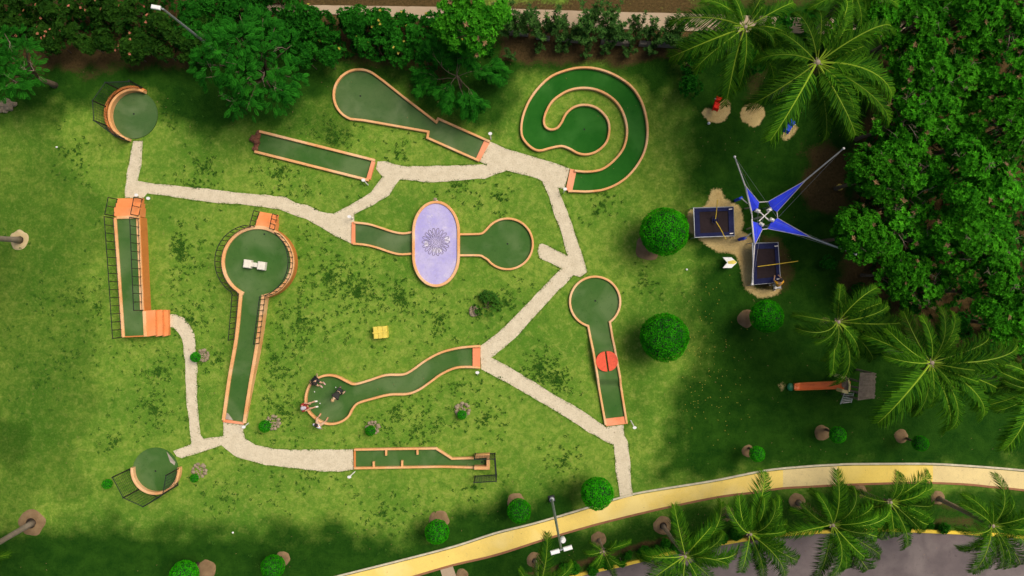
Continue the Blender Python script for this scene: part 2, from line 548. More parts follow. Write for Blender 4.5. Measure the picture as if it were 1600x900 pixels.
SAND = [
    (([1112, 296], [1126, 297], [1132, 312], [1152, 325], [1160, 350], [1158, 362], [1172, 372], [1176, 395], [1172, 440], [1180, 452], [1200, 455], [1216, 452], [1210, 462], [1185, 463], [1164, 448], [1160, 425], [1150, 396], [1118, 392], [1098, 378], [1078, 358], [1078, 330], [1100, 322], [1108, 315]), 9, 1.0),
    (([1098, 176], [1103, 170], [1120, 172], [1128, 155], [1140, 158], [1141, 176], [1132, 190], [1120, 193], [1105, 187]), 5, 1.0),
    (([1157, 178], [1165, 162], [1190, 165], [1196, 178], [1184, 196], [1178, 198], [1160, 188]), 5, 1.0),
    (([1218, 212], [1232, 200], [1240, 192], [1246, 200], [1238, 214], [1226, 220]), 7, 0.85),
    (([1216, 600], [1224, 597], [1228, 604], [1222, 611]), 6, 0.6),
]


def axis(lo, hi, step, far):
    a = [-far, -far * 0.5, lo - 14, lo - 6]
    n = int((hi - lo) / step)
    a += [lo + i * step for i in range(n + 1)]
    a += [hi + 6, hi + 14, far * 0.5, far]
    return a


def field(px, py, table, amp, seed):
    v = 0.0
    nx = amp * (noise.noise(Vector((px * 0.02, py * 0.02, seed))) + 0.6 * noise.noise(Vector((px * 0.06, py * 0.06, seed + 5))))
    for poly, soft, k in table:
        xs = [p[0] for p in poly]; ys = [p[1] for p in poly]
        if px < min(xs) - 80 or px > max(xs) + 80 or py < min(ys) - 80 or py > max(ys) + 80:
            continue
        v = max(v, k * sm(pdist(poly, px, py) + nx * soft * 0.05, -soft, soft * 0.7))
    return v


def make_lawn():
    xs = axis(-34, 34, 0.24, 320.0)
    ys = axis(-20, 20, 0.24, 320.0)
    nx, ny = len(xs), len(ys)
    v, lush, dirt, sand = [], [], [], []
    for y in ys:
        for x in xs:
            px, py = 800 + x * PPM, 450 - y * PPM
            inside = abs(x) <= 41 and abs(y) <= 27
            z = 0.02 * noise.noise(Vector((x * 0.25, y * 0.25, 3))) if inside else 0
            v.append((x, y, z - 0.02))
            if inside:
                lush.append(field(px, py, LUSH_SHADE, 14, 1.0))
                dirt.append(field(px, py, DIRT, 14, 9.0))
                sand.append(field(px, py, SAND, 10, 17.0))
            else:
                lush.append(0.8); dirt.append(0.2); sand.append(0.0)
    f = [[j * nx + i, j * nx + i + 1, (j + 1) * nx + i + 1, (j + 1) * nx + i] for j in range(ny - 1) for i in range(nx - 1)]
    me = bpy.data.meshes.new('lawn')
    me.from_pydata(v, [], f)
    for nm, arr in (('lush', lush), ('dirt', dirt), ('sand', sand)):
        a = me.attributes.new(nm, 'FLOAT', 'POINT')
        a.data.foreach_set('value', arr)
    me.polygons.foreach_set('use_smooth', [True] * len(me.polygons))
    o = bpy.data.objects.new('lawn', me)
    COL.objects.link(o)
    m, nt, b = new_mat('lawn_grass')
    def attr(nm):
        a = nt.nodes.new('ShaderNodeAttribute'); a.attribute_name = nm
        return a.outputs['Fac']
    big = noise_tex(nt, 0.16, 4, 0.6, 'World')
    mid = noise_tex(nt, 0.9, 6, 0.72, 'World', 0.3)
    fine = noise_tex(nt, 7.0, 4, 0.75, 'World')
    grain = noise_tex(nt, 26.0, 3, 0.8, 'World')
    dry = mixrgb(nt, ramp(nt, mid, 0.30, 0.72), (0.235, 0.322, 0.043), (0.128, 0.255, 0.022))
    dry = mixrgb(nt, math_node(nt, 'MULTIPLY', ramp(nt, big, 0.44, 0.64), 0.8), dry, (0.066, 0.178, 0.014))
    dry = mixrgb(nt, math_node(nt, 'MULTIPLY', ramp(nt, fine, 0.50, 0.74), 0.6), dry, (0.066, 0.165, 0.014))
    dry = mixrgb(nt, math_node(nt, 'MULTIPLY', ramp(nt, fine, 0.48, 0.28), 0.5), dry, (0.33, 0.36, 0.085))
    lush_shade_c = mixrgb(nt, ramp(nt, mid, 0.32, 0.7), (0.006, 0.038, 0.0025), (0.026, 0.082, 0.006))  # dark grass tone, with the tree shade put into the colour
    lush_shade_c = mixrgb(nt, ramp(nt, fine, 0.56, 0.8), lush_shade_c, (0.006, 0.032, 0.0025))
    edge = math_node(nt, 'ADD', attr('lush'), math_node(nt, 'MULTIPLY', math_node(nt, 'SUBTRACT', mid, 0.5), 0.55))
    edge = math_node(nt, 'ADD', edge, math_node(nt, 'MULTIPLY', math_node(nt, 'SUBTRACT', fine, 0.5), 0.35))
    soft = noise_tex(nt, 2.6, 3, 0.55, 'World', 0.5)
    dry = mixrgb(nt, math_node(nt, 'MULTIPLY', ramp(nt, soft, 0.46, 0.66), 0.62), dry, (0.080, 0.200, 0.016))
    dry = mixrgb(nt, math_node(nt, 'MULTIPLY', ramp(nt, soft, 0.46, 0.30), 0.45), dry, (0.29, 0.35, 0.065))
    blot = noise_tex(nt, 1.9, 5, 0.8, 'World', 0.8)
    dry = mixrgb(nt, math_node(nt, 'MULTIPLY', ramp(nt, blot, 0.52, 0.74), 0.7), dry, (0.052, 0.135, 0.012))
    c = mixrgb(nt, ramp(nt, edge, 0.08, 0.92), dry, lush_shade_c)
    soil = mixrgb(nt, ramp(nt, fine, 0.35, 0.7), (0.115, 0.070, 0.027), (0.050, 0.038, 0.013))
    de = math_node(nt, 'ADD', attr('dirt'), math_node(nt, 'MULTIPLY', math_node(nt, 'SUBTRACT', fine, 0.5), 1.1))
    de = math_node(nt, 'ADD', de, math_node(nt, 'MULTIPLY', math_node(nt, 'SUBTRACT', mid, 0.5), 0.5))
    c = mixrgb(nt, ramp(nt, de, 0.34, 0.75), c, soil)
    sandc = mixrgb(nt, ramp(nt, mid, 0.35, 0.7), (0.66, 0.49, 0.21), (0.47, 0.32, 0.12))
    sandc = mixrgb(nt, ramp(nt, grain, 0.55, 0.75), sandc, (0.30, 0.20, 0.09))
    se = math_node(nt, 'ADD', attr('sand'), math_node(nt, 'MULTIPLY', math_node(nt, 'SUBTRACT', fine, 0.5), 0.9))
    c = mixrgb(nt, ramp(nt, se, 0.35, 0.62), c, sandc)
    c = mixrgb(nt, math_node(nt, 'MULTIPLY', ramp(nt, grain, 0.45, 0.8), 0.5), c, mixrgb(nt, 1.0, c, (0.45, 0.5, 0.45), 'MULTIPLY'))
    nt.links.new(c, b.inputs['Base Color'])
    b.inputs['Roughness'].default_value = 1.0
    b.inputs['Specular IOR Level'].default_value = 0.05
    bump(nt, b, math_node(nt, 'ADD', grain, math_node(nt, 'MULTIPLY', fine, 1.5)), 0.7, 0.05)
    me.materials.append(m)
    return tag(o, 'mown lawn around the mini golf lanes', None, None, 'structure')

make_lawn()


def sheet(name, pts, z, mat, label, rough=0.0, step=0.3, top=0.0):
    poly = WL(pts, z)
    if rough:
        poly = jitter_poly(poly, rough, step)
    mb = MB()
    mb.prism(poly, -0.05, z)
    return tag(mb.build(name, mat), label, None, None, 'structure')

NET1 = [(208, 220), (223, 220), (220, 260), (215, 282), (236, 286), (274, 290), (332, 296), (390, 303), (445, 307), (462, 317), (480, 320), (500, 330), (521, 334),
        (545, 322), (567, 309), (580, 300), (598, 276), (588, 264), (590, 253), (603, 252), (617, 257), (637, 260), (683, 259), (730, 258), (762, 257.5), (749, 252), (766, 221.5),
        (798, 235), (840, 247), (877, 258), (890, 263.5), (882, 296), (872, 293), (876, 305), (887, 330), (902, 375), (912, 406), (917, 425), (907, 433), (896, 430), (863, 464),
        (800, 533), (767, 559), (800, 576), (870, 619), (914, 644), (943, 664), (946, 667), (974, 664), (975.5, 680), (981, 690), (985, 722), (986, 752), (989, 778), (970, 781), (965, 752), (961, 722), (959, 695),
        (947, 690), (921, 675.5), (870, 643), (800, 602), (752, 577), (750, 541), (779, 520), (829, 469), (877, 419), (843, 403), (840, 392), (843, 381), (848, 380), (887, 400),
        (879, 370), (865, 330), (858, 308), (850, 290), (846, 283), (839, 279), (824, 274), (808, 270), (792, 267), (775, 272), (757, 279), (730, 281), (690, 284), (660, 284),
        (635, 281), (624, 280), (617, 290), (608, 305), (585, 319), (553, 335), (553, 346), (549, 380), (527, 370), (500, 354), (480, 343), (436, 327), (384, 320), (332, 317),
        (280, 309), (230, 302), (224, 309), (196, 309), (195, 300), (200, 263)]
sheet('gravel_path', NET1, 0.012, M['gravel'], 'pale gravel path winding between the upper lanes', 0.05)
NET2 = [(263, 491), (273, 491), (287, 497), (296, 508), (303, 521), (306, 540), (308, 580), (307, 620), (310, 651), (313, 679), (318, 686), (349, 681), (349, 660), (381, 664),
        (380, 673), (383, 685), (399, 695), (430, 701.5), (461, 703), (500, 702.5), (552, 702), (552, 734), (530, 737), (500, 736), (461, 732), (414, 726), (380, 718), (365, 712),
        (346, 696), (318, 705.5), (284, 716), (276, 713), (271, 705.5), (299, 693), (296, 667), (291, 620), (290, 580), (287, 540), (284, 529), (279, 520), (271, 512), (263, 511)]
sheet('gravel_path', NET2, 0.012, M['gravel'], 'pale gravel path joining the lower lanes', 0.05)
sheet('gravel_path', [(687, 887), (706, 880), (716, 912), (695, 915)], 0.012, M['strip'], 'short grey path below the yellow walkway', 0.02)

TOPW = [(400, 935), (542, 899), (610, 882), (710, 856), (775, 835), (835, 820), (900, 801), (972, 779), (1012, 770), (1112, 754), (1182, 740), (1220, 734.5), (1275, 730), (1307, 728.5), (1325, 727.5), (1400, 727), (1455, 727.2), (1500, 729.5), (1550, 733), (1600, 737.5), (1720, 750)]
BOTW = [(410, 962), (575, 920), (642, 900), (707, 881), (775, 865), (850, 841), (922, 820), (985, 804), (1050, 789), (1125, 774), (1182, 767), (1220, 761), (1265, 758.5), (1307, 756), (1330, 755), (1412, 752.5), (1455, 752.5), (1512, 755), (1550, 759), (1600, 764), (1720, 780)]


def walkway():
    up = catmull(WL(TOPW), False, 4)
    lo = catmull(WL(BOTW), False, 4)
    def at(line, t):
        L = [0]
        for a, b in zip(line, line[1:]):
            L.append(L[-1] + (b - a).length)
        s = t * L[-1]
        for i in range(len(line) - 1):
            if L[i + 1] >= s:
                return line[i].lerp(line[i + 1], (s - L[i]) / max(1e-6, L[i + 1] - L[i]))
        return line[-1]
    def px_t(line, px):
        for k in range(1001):
            p = at(line, k / 1000)
            if p.x * PPM + 800 >= px:
                return k / 1000
        return 1
    cuts = [(-1e9, 1222, 'yellow_walk'), (1222, 1307, 'beige_walk'), (1307, 1456, 'yellow_strong'), (1456, 1e9, 'beige_walk')]
    mats = [M['yellow_walk'], M['beige_walk'], M['yellow_strong']]
    idx = {'yellow_walk': 0, 'beige_walk': 1, 'yellow_strong': 2}
    z = 0.05
    mb = MB()
    for a, b, k in cuts:
        ta, tb = px_t(up, a), px_t(up, b)
        sa, sb = px_t(lo, a), px_t(lo, b)
        n = max(4, int((tb - ta) * 60))
        v = []
        for i in range(n + 1):
            p = at(up, ta + (tb - ta) * i / n); q = at(lo, sa + (sb - sa) * i / n)
            v += [(p.x, p.y, z), (q.x, q.y, z), (p.x, p.y, -0.05), (q.x, q.y, -0.05)]
        f = []
        for i in range(n):
            o, o2 = i * 4, i * 4 + 4
            f += [[o + 1, o2 + 1, o2, o], [o, o2, o2 + 2, o + 2], [o + 3, o2 + 3, o2 + 1, o + 1]]
        mb.add(v, f, idx[k])
    tag(mb.build('pavement', mats), 'yellow and beige concrete walkway', None, None, 'structure')
    for line, off, mat, lab in ((up, 0.10, 'pale_edge', 'pale kerb along the upper side of the walkway'), (lo, -0.07, 'brown_edge', 'brown brick edging along the lower side of the walkway')):
        pts = []
        for i, p in enumerate(line):
            d = (line[min(i + 1, len(line) - 1)] - line[max(i - 1, 0)]).normalized()
            nr = Vector((-d.y, d.x, 0))
            pts.append(Vector((p.x, p.y, 0.065)) + nr * off)
        m2 = MB(); m2.sweep(pts, 0.12 if off > 0 else 0.14, None, False, 0.015)
        tag(m2.build('kerb', M[mat]), lab, None, None, 'structure')

walkway()

ROADE = [(780, 935), (880, 903), (925, 891), (975, 880), (1050, 862), (1140, 845), (1200, 836), (1267, 830), (1362, 826), (1412, 827), (1527, 832), (1600, 838), (1760, 856)]
_re = catmull(WL(ROADE), False, 4)
_mb = MB()
_mb.prism([(p.x, p.y - 0.09) for p in _re] + [(60, -40), (-5, -40)], -0.05, 0.0)
tag(_mb.build('road', M['road']), 'grey asphalt road in the lower corner', None, None, 'structure')
_mb = MB()
_mb.sweep([(p.x, p.y - 0.05, 0.14) for p in _re], 0.20, 0.2, False, 0.02)
tag(_mb.build('road_kerb', M['yellow_line']), 'yellow painted road kerb', None, None, 'structure')

# concrete strip behind the hedge
STRIP = [(380, 6), (482, 8), (560, 9), (644, 10), (720, 11), (815, 14), (940, 18), (1070, 21), (1250, 27), (1420, 30), (1420, 58), (1250, 52), (1070, 48), (1014, 47), (900, 43), (800, 40), (700, 33), (640, 28), (560, 24), (485, 20), (380, 18)]
sheet('concrete_path', STRIP, 0.03, M['strip'], 'tan concrete path behind the top shrubs', 0.02)

# soil beds: shallow mounds round trees that were planted in the lawn
def soil_bed(px, py, r, mat='soil', ry=None, sd=0, hole=False):
    c = W(px, py)
    ry = ry or r
    rx_, ry_ = r / PPM, ry / PPM
    v, f = [], []
    n = 26
    rings = [(1.12, -0.03), (1.0, 0.012), (0.82, 0.05), (0.5, 0.045), (0.2, 0.03)]
    for q, (k, z) in enumerate(rings):
        for i in range(n):
            a = 2 * PI * i / n
            w = 1 + 0.16 * noise.noise(Vector((math.cos(a) * 1.7 + px, math.sin(a) * 1.7 + py, 0.3)))
            zz = z + (0.02 * noise.noise(Vector((math.cos(a) * 3 * k + px, math.sin(a) * 3 * k, q))) if q else 0)
            v.append((c.x + math.cos(a) * rx_ * k * w, c.y + math.sin(a) * ry_ * k * w, zz))
    for q in range(len(rings) - 1):
        for i in range(n):
            j = (i + 1) % n
            f.append([q * n + i, q * n + j, (q + 1) * n + j, (q + 1) * n + i])
    f.append([(len(rings) - 1) * n + i for i in range(n)])
    mb = MB(); mb.add(v, f)
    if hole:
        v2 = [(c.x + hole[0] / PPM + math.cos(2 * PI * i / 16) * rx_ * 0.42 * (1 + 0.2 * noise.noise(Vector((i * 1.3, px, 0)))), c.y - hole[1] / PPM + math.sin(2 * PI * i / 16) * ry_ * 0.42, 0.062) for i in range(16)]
        mb.add(v2, [list(range(16))], 1)  # flat dark disc painted as shade at the trunk foot
    return tag(mb.build('soil_bed', [M[mat], M['pit_shade']], smooth=True), 'round bed of bare soil in the lawn', None, None, 'structure')

# ================================================================== GOLF LANES
def lane(label):
    return thing('golf_lane', label, 'golf lane', (0, 0, 0), 0, 'mini golf lanes on the lawn')


def part(mb, name, mat, parent, smooth=False):
    return mb.build(name, mat, parent, smooth)


def kerb(parent, pts, w, h, mat='kerb', closed=False, smooth_sub=0, drop=None, z=None):
    P = WL(pts, h)
    if smooth_sub:
        P = catmull(P, closed, smooth_sub)
    mb = MB(); mb.sweep(P, w, drop, closed)
    return part(mb, 'kerb', M[mat], parent)


def turf(parent, pts, z=0.03, mat='turf', sub=0, zf=None):
    P = WL(pts, z)
    if sub:
        P = catmull(P, True, sub)
    mb = MB(); mb.prism(P, -0.05, z, zf=zf)
    return part(mb, 'turf', M[mat], parent)


def pad(parent, quad, z=0.06, mat='pad'):
    mb = MB(); mb.prism(WL(quad, z), -0.04, z)
    return part(mb, 'tee_pad', M[mat], parent)


def cup(parent, px, py, z=0.031):
    c = W(px, py, z)
    mb = MB()
    mb.prism([(c.x + 0.055 * math.cos(2 * PI * i / 14), c.y + 0.055 * math.sin(2 * PI * i / 14)) for i in range(14)], z - 0.02, z + 0.004)
    return part(mb, 'hole_cup', M['cup'], parent)


def railing(parent, pts, h=1.0, spacing=0.48, r=0.023, mid=False, name='railing'):
    """pts: world points along the foot line; balusters, top rail and bottom rail"""
    mb = MB()
    P = [Vector(p) for p in pts]
    top = [p + Vector((0, 0, h)) for p in P]
    mb.tube(top, r * 1.15, 6)
    mb.tube([p + Vector((0, 0, 0.05)) for p in P], r * 0.8, 5)
    L = [0]
    for a, b in zip(P, P[1:]):
        L.append(L[-1] + (b - a).length)
    n = max(1, round(L[-1] / spacing))
    for k in range(n + 1):
        s = L[-1] * k / n
        for i in range(len(P) - 1):
            if L[i + 1] >= s - 1e-6:
                q = P[i].lerp(P[i + 1], min(1, (s - L[i]) / max(1e-6, L[i + 1] - L[i])))
                break
        mb.tube([q + Vector((0, 0, -0.05)), q + Vector((0, 0, h))], r * (1.25 if k in (0, n) else 1.0), 5)
    return part(mb, name, M['black'], parent)


def net_fence(parent, bases, h, cell=0.16, closed=False):
    """posts with a top wire and a fine net between"""
    B = [Vector(b) for b in bases]
    for b in B:
        mb = MB(); mb.tube([b + Vector((0, 0, -0.1)), b + Vector((0, 0, h))], 0.042, 7)
        part(mb, 'net_post', M['black'], parent)
    mb = MB()
    for a, b in zip(B, B[1:]):
        d = b - a
        L = d.length
        for zz in (h - 0.03, 0.06):
            mb.tube([a + Vector((0, 0, zz)), b + Vector((0, 0, zz))], 0.026, 5)
        n = max(2, int(L / cell))
        for k in range(1, n):
            q = a + d * (k / n)
            mb.tube([q + Vector((0, 0, 0.06)), q + Vector((0, 0, h - 0.03))], 0.0085, 3, cap=False)
        m = int(h / cell)
        for k in range(1, m):
            mb.tube([a + Vector((0, 0, h * k / m)), b + Vector((0, 0, h * k / m))], 0.0085, 3, cap=False)
    return part(mb, 'net', M['net'], parent)


def lane_tl():
    t = lane('round green carpet disc with curved orange wall and netted posts, near the flowering hedge')
    mb = MB()
    c = W(208.5, 179, 0.04)
    r = 37.5 / PPM
    mb.prism([(c.x + r * math.cos(2 * PI * i / 48), c.y + r * math.sin(2 * PI * i / 48)) for i in range(48)], -0.05, 0.04)
    part(mb, 'turf', M['turf_faded'], t)
    a = arc(209, 179, 39.5, 68, 256, 40)
    mb = MB(); mb.sweep(WL(a, 0.42), 0.15, None, False, 0.02)
    part(mb, 'kerb', M['kerb'], t)
    a = arc(205, 177, 41.5, 60, 258, 40)
    mb = MB(); mb.sweep(WL(a, 0.26), 0.15, None, False, 0.02)
    part(mb, 'wall', M['wall_paint'], t)
    tops = [(223.5, 136), (202, 127), (164, 128.5), (144, 157), (146, 188), (179, 212), (199, 220)]
    hh = 1.65
    bases = []
    for p in tops[1:6]:
        q = W(p[0], p[1], hh); q.z = 0; bases.append(q)
    bases = [W(224, 138)] + bases + [W(200, 219)]
    net_fence(t, bases, hh)
    cup(t, 209, 178, 0.041)
    settle(t)


def lane_b():
    t = lane('straight rectangular green lane closed at one end by a brown rock heap')
    turf(t, [(406, 205), (584, 250), (576, 281), (399, 236)], 0.03, 'turf')
    kerb(t, [(405, 205), (585.5, 250.3)], 0.16, 0.2)
    kerb(t, [(397.5, 236.6), (576, 281.5)], 0.16, 0.2)
    pad(t, [(580.5, 251.5), (586, 253), (578.5, 280.5), (572.5, 279)], 0.19)
    mb = MB()
    random.seed(3)
    for k in range(9):
        f = k / 8
        p = W(407 - 6 * f + random.uniform(-1, 1), 208 + 25 * f)
        s = random.uniform(0.13, 0.2)
        rock(mb, (p.x - 0.06, p.y, s * 0.4), (s, s * 0.9, s * 0.8), k)
    for k, (px, py, s) in enumerate([(400, 217, 0.26), (396, 219, 0.2), (403, 222, 0.22), (405, 215, 0.17)]):
        p = W(px, py); rock(mb, (p.x, p.y, 0.12 + s * 0.4), (s, s * 0.8, s * 0.8), k + 20)
    part(mb, 'rock_heap', M['brown_rock'], t)
    settle(t)


def rock(mb, c, s, seed=0, seg=9, rings=6):
    v, f = [], []
    for i in range(rings + 1):
        ph = -PI / 2 + PI * i / rings
        for k in range(seg):
            a = 2 * PI * k / seg
            d = Vector((math.cos(ph) * math.cos(a), math.cos(ph) * math.sin(a), math.sin(ph)))
            w = 1 + 0.42 * noise.noise(d * 1.4 + Vector((seed * 3.1, seed, 0)))
            v.append((c[0] + d.x * s[0] * w, c[1] + d.y * s[1] * w, c[2] + d.z * s[2] * w))
    for i in range(rings):
        for k in range(seg):
            k2 = (k + 1) % seg
            f.append([i * seg + k, i * seg + k2, (i + 1) * seg + k2, (i + 1) * seg + k])
    mb.add(v, f)


def lane_c():
    t = lane('teardrop shaped green lane narrowing to a short straight chute')
    up = [(748, 214), (683, 185)]
    tear = [(680, 190), (640, 160.5), (607, 134), (584, 117)] 
    drop = arc(561, 148, 40, 55, 250, 22)
    low = [(544, 183.5), (600, 193), (668, 205), (666.5, 215), (748.5, 251)]
    line = [(765, 221), (684.5, 185), (681.5, 190.5)] + [(632, 152.5), (600, 127)] + [p for p in drop] + [(570, 188), (669, 205.5), (667.5, 215), (748.5, 251)]
    turf(t, line, 0.03, 'turf_faded')
    mb = MB(); mb.sweep(WL(line, 0.2), 0.14, None, False, 0.02)
    part(mb, 'kerb', M['kerb'], t)
    pad(t, [(757, 218.5), (765.5, 222), (749, 252), (743, 249)], 0.12)
    cup(t, 563, 150)
    settle(t)


def lane_d():
    t = lane('spiral green lane curling round inside orange kerbs')
    line = [(888, 298.5), (897, 298.5), (920, 299), (947, 295), (973, 282), (993, 262), (1007, 237), (1012, 210), (1010, 183), (1002, 157), (987, 135), (963, 118), (937, 108), (913, 105), (890, 108), (863, 118), (843, 135),
            (827, 157), (817, 182), (814.5, 203), (818, 217), (830, 230), (843, 235), (860, 231), (877, 228), (890, 232), (903, 239), (917, 241), (933, 236), (947, 223), (952, 207), (951, 190), (943, 177), (930, 167),
            (913, 163.5), (897, 167), (885, 177), (877, 192), (870, 200), (860, 202), (852, 197), (850, 187), (854, 173), (863, 158), (877, 147), (893, 139.5), (913, 137), (933, 140), (953, 150), (968, 165), (977, 185), (980, 207),
            (975, 230), (962, 248), (945, 262), (930, 267), (913, 268), (898, 266.5)]
    P = catmull(WL(line, 0.24), False, 4)
    mb = MB(); mb.prism([(p.x, p.y) for p in P], -0.05, 0.03)
    part(mb, 'turf', M['turf_dark'], t)
    mb = MB(); mb.sweep(P, 0.135, None, False, 0.02)
    part(mb, 'kerb', M['kerb'], t)
    pad(t, [(891, 263.5), (901, 266), (894, 299), (884, 297)], 0.10)
    cup(t, 913, 202)
    settle(t)


def lane_e():
    t = lane('long raised green lane with orange steps at both ends and black railings')
    zt, zk = 0.78, 0.88
    body = [(177, 340), (217.6, 339), (224.2, 485), (226.2, 526), (190, 527.5)]
    mb = MB(); mb.prism(WL(body, zk), -0.05, zt - 0.02)
    part(mb, 'wall', M['wall_paint'], t)
    mb = MB(); mb.prism(WL([(178, 341), (214, 340), (222, 485), (224, 524), (191.5, 525.5)], zk), zt - 0.02, zt)
    part(mb, 'turf', M['turf'], t)
    for a in ([(178.8, 340), (191.8, 527)], [(182, 339.8), (217, 338.8)], [(214.6, 342), (221, 485)], [(224.6, 486), (226.6, 525.8)]):
        mb = MB(); mb.sweep(WL(a, zk if a[0][0] != 224.6 else zt + 0.035), 0.19, 0.16 if a[0][0] != 224.6 else 0.3, False, 0.02)
        part(mb, 'kerb', M['kerb'], t)
    # upper steps
    for k, (y0, y1, z, x0, x1) in enumerate([(310, 318, 0.25, 183.5, 222.5), (317.5, 325, 0.5, 181, 220.5), (324, 338, 0.74, 178.5, 218)]):
        q = WL([(x0, y0), (x1, y0 - 0.4), (x1 - 1, y1), (x0 - 0.5, y1)], z)
        mb = MB(); mb.prism(q, -0.05, z)
        part(mb, 'step', M['step'], t)
    # lower steps, going down to the right
    for k, (x0, x1, z) in enumerate([(227.5, 242.5, 0.72), (241.8, 253.5, 0.48), (252.6, 262.8, 0.24)]):
        q = WL([(x0, 485.5), (x1, 484.2), (x1 + 0.6, 524), (x0 + 1.6, 526)], z)
        mb = MB(); mb.prism(q, -0.05, z)
        part(mb, 'step', M['step'], t)
    railing(t, [W(177.5, 341, zk), W(184, 430, zk), W(190.3, 527, zk)], 0.98, 0.5)
    railing(t, [W(216.5, 342, zk), W(219.7, 420, zk), W(222.6, 484.5, zk)], 0.98, 0.5)
    railing(t, [W(222.4, 311, 0.3), W(217.3, 337.5, 0.8)], 0.95, 0.5)
    railing(t, [W(183, 311.5, 0.3), W(178, 337.5, 0.8)], 0.95, 0.5)
    settle(t)


def lane_f():
    t = lane('raised round green with a long ramp, black railings and a white block in its middle')
    zt, zk = 0.70, 0.82
    cx, cy = 402, 409.5
    ring_o = arc(cx, cy, 57, -96, 264, 72)
    wl = WL(arc(cx, cy, 57, 0, 355, 71), zk)
    mb = MB(); mb.prism(wl, -0.05, zt - 0.02)
    part(mb, 'wall', M['wall_paint'], t)
    mb = MB(); mb.prism(WL(arc(cx, cy, 55, 0, 355, 71), zk), zt - 0.02, zt)
    part(mb, 'turf', M['turf'], t)
    # kerb ring, open at the ramp
    mb = MB(); mb.sweep(WL(arc(cx, cy, 54.3, -78, 246, 64), zk), 0.22, zk - zt + 0.05, False, 0.02)
    part(mb, 'kerb', M['kerb'], t)
    # ramp
    Lc = [(376, 457.5), (369, 527), (358, 590), (348.5, 657)]
    Rc = [(411, 461), (401.5, 535.5), (391, 598), (381, 661)]
    zs = [zk, zk - 0.12, 0.48, 0.2]
    def zline(line):
        return [W(p[0], p[1], z) for p, z in zip(line, zs)]
    LW, RW = zline(Lc), zline(Rc)
    v, f = [], []
    for a, b, z in zip(LW, RW, zs):
        zz = z - (zk - zt) + (0.0 if z > 0.3 else -0.02)
        v += [(a.x, a.y, zz), (b.x, b.y, zz), (a.x, a.y, -0.05), (b.x, b.y, -0.05)]
    for i in range(3):
        o, q = i * 4, i * 4 + 4
        f += [[o + 1, o, q, q + 1]]
    a0 = W(390, 440, zk)
    mb = MB(); mb.add(v, [list(reversed(x)) for x in f])
    # short tongue joining ramp and round green
    part(mb, 'turf', M['turf'], t)
    for line in (LW, RW):
        pts = catmull([Vector((p.x, p.y, p.z)) for p in line], False, 5)
        mb = MB(); mb.sweep(pts, 0.2, None, False, 0.02)
        part(mb, 'kerb', M['kerb'], t)
    pad(t, [(349, 655), (381, 660), (380.5, 663.5), (348, 659.5)], 0.14)
    q = WL([(353.5, 644), (357, 646), (364, 656.5), (351.5, 654.6)], 0.1)
    mb = MB(); mb.prism(q, 0.02, 0.13)
    part(mb, 'silt_patch', M['wet'], t)
    for k, (p, z) in enumerate([([(406, 330.5), (434, 335.5), (433, 343), (404.5, 338)], 0.22), ([(404.3, 336.5), (432.5, 341.5), (431, 350), (401.5, 345)], 0.44), ([(401.5, 343), (431, 348), (428.5, 361), (398.5, 356)], 0.66)]):
        mb = MB(); mb.prism(WL(p, z), -0.05, z)
        part(mb, 'step', M['step'], t)
    zf = zk - 0.02
    railing(t, WL(arc(cx, cy, 56, 52, -69, 24), zf) + [W(414.5, 463, zf), W(405, 536, zf - 0.12)], 0.95, 0.34)
    railing(t, WL(arc(cx, cy, 56, 100, 236, 26), zf) + [W(372.5, 460, zf), W(366.5, 530, zf - 0.12)], 0.95, 0.34)
    railing(t, [W(433.5, 336.5, 0.25), W(429, 359, 0.75)], 0.9, 0.4)
    railing(t, [W(405, 331.5, 0.25), W(398.7, 354, 0.75)], 0.9, 0.4)
    mb = MB()
    c = W(400, 414, zt)
    ang = R(-8)
    for dx in (-0.42, 0.44):
        mb.box((c.x + dx * math.cos(ang), c.y + dx * math.sin(ang), zt + 0.19), (0.46, 0.50, 0.38), ang, 0, 0.04)
    mb.box((c.x, c.y, zt + 0.15), (0.52, 0.27, 0.30), ang, 0, 0.03)
    part(mb, 'obstacle_block', M['cream'], t)
    cup(t, 413, 366, zt + 0.002)
    settle(t)


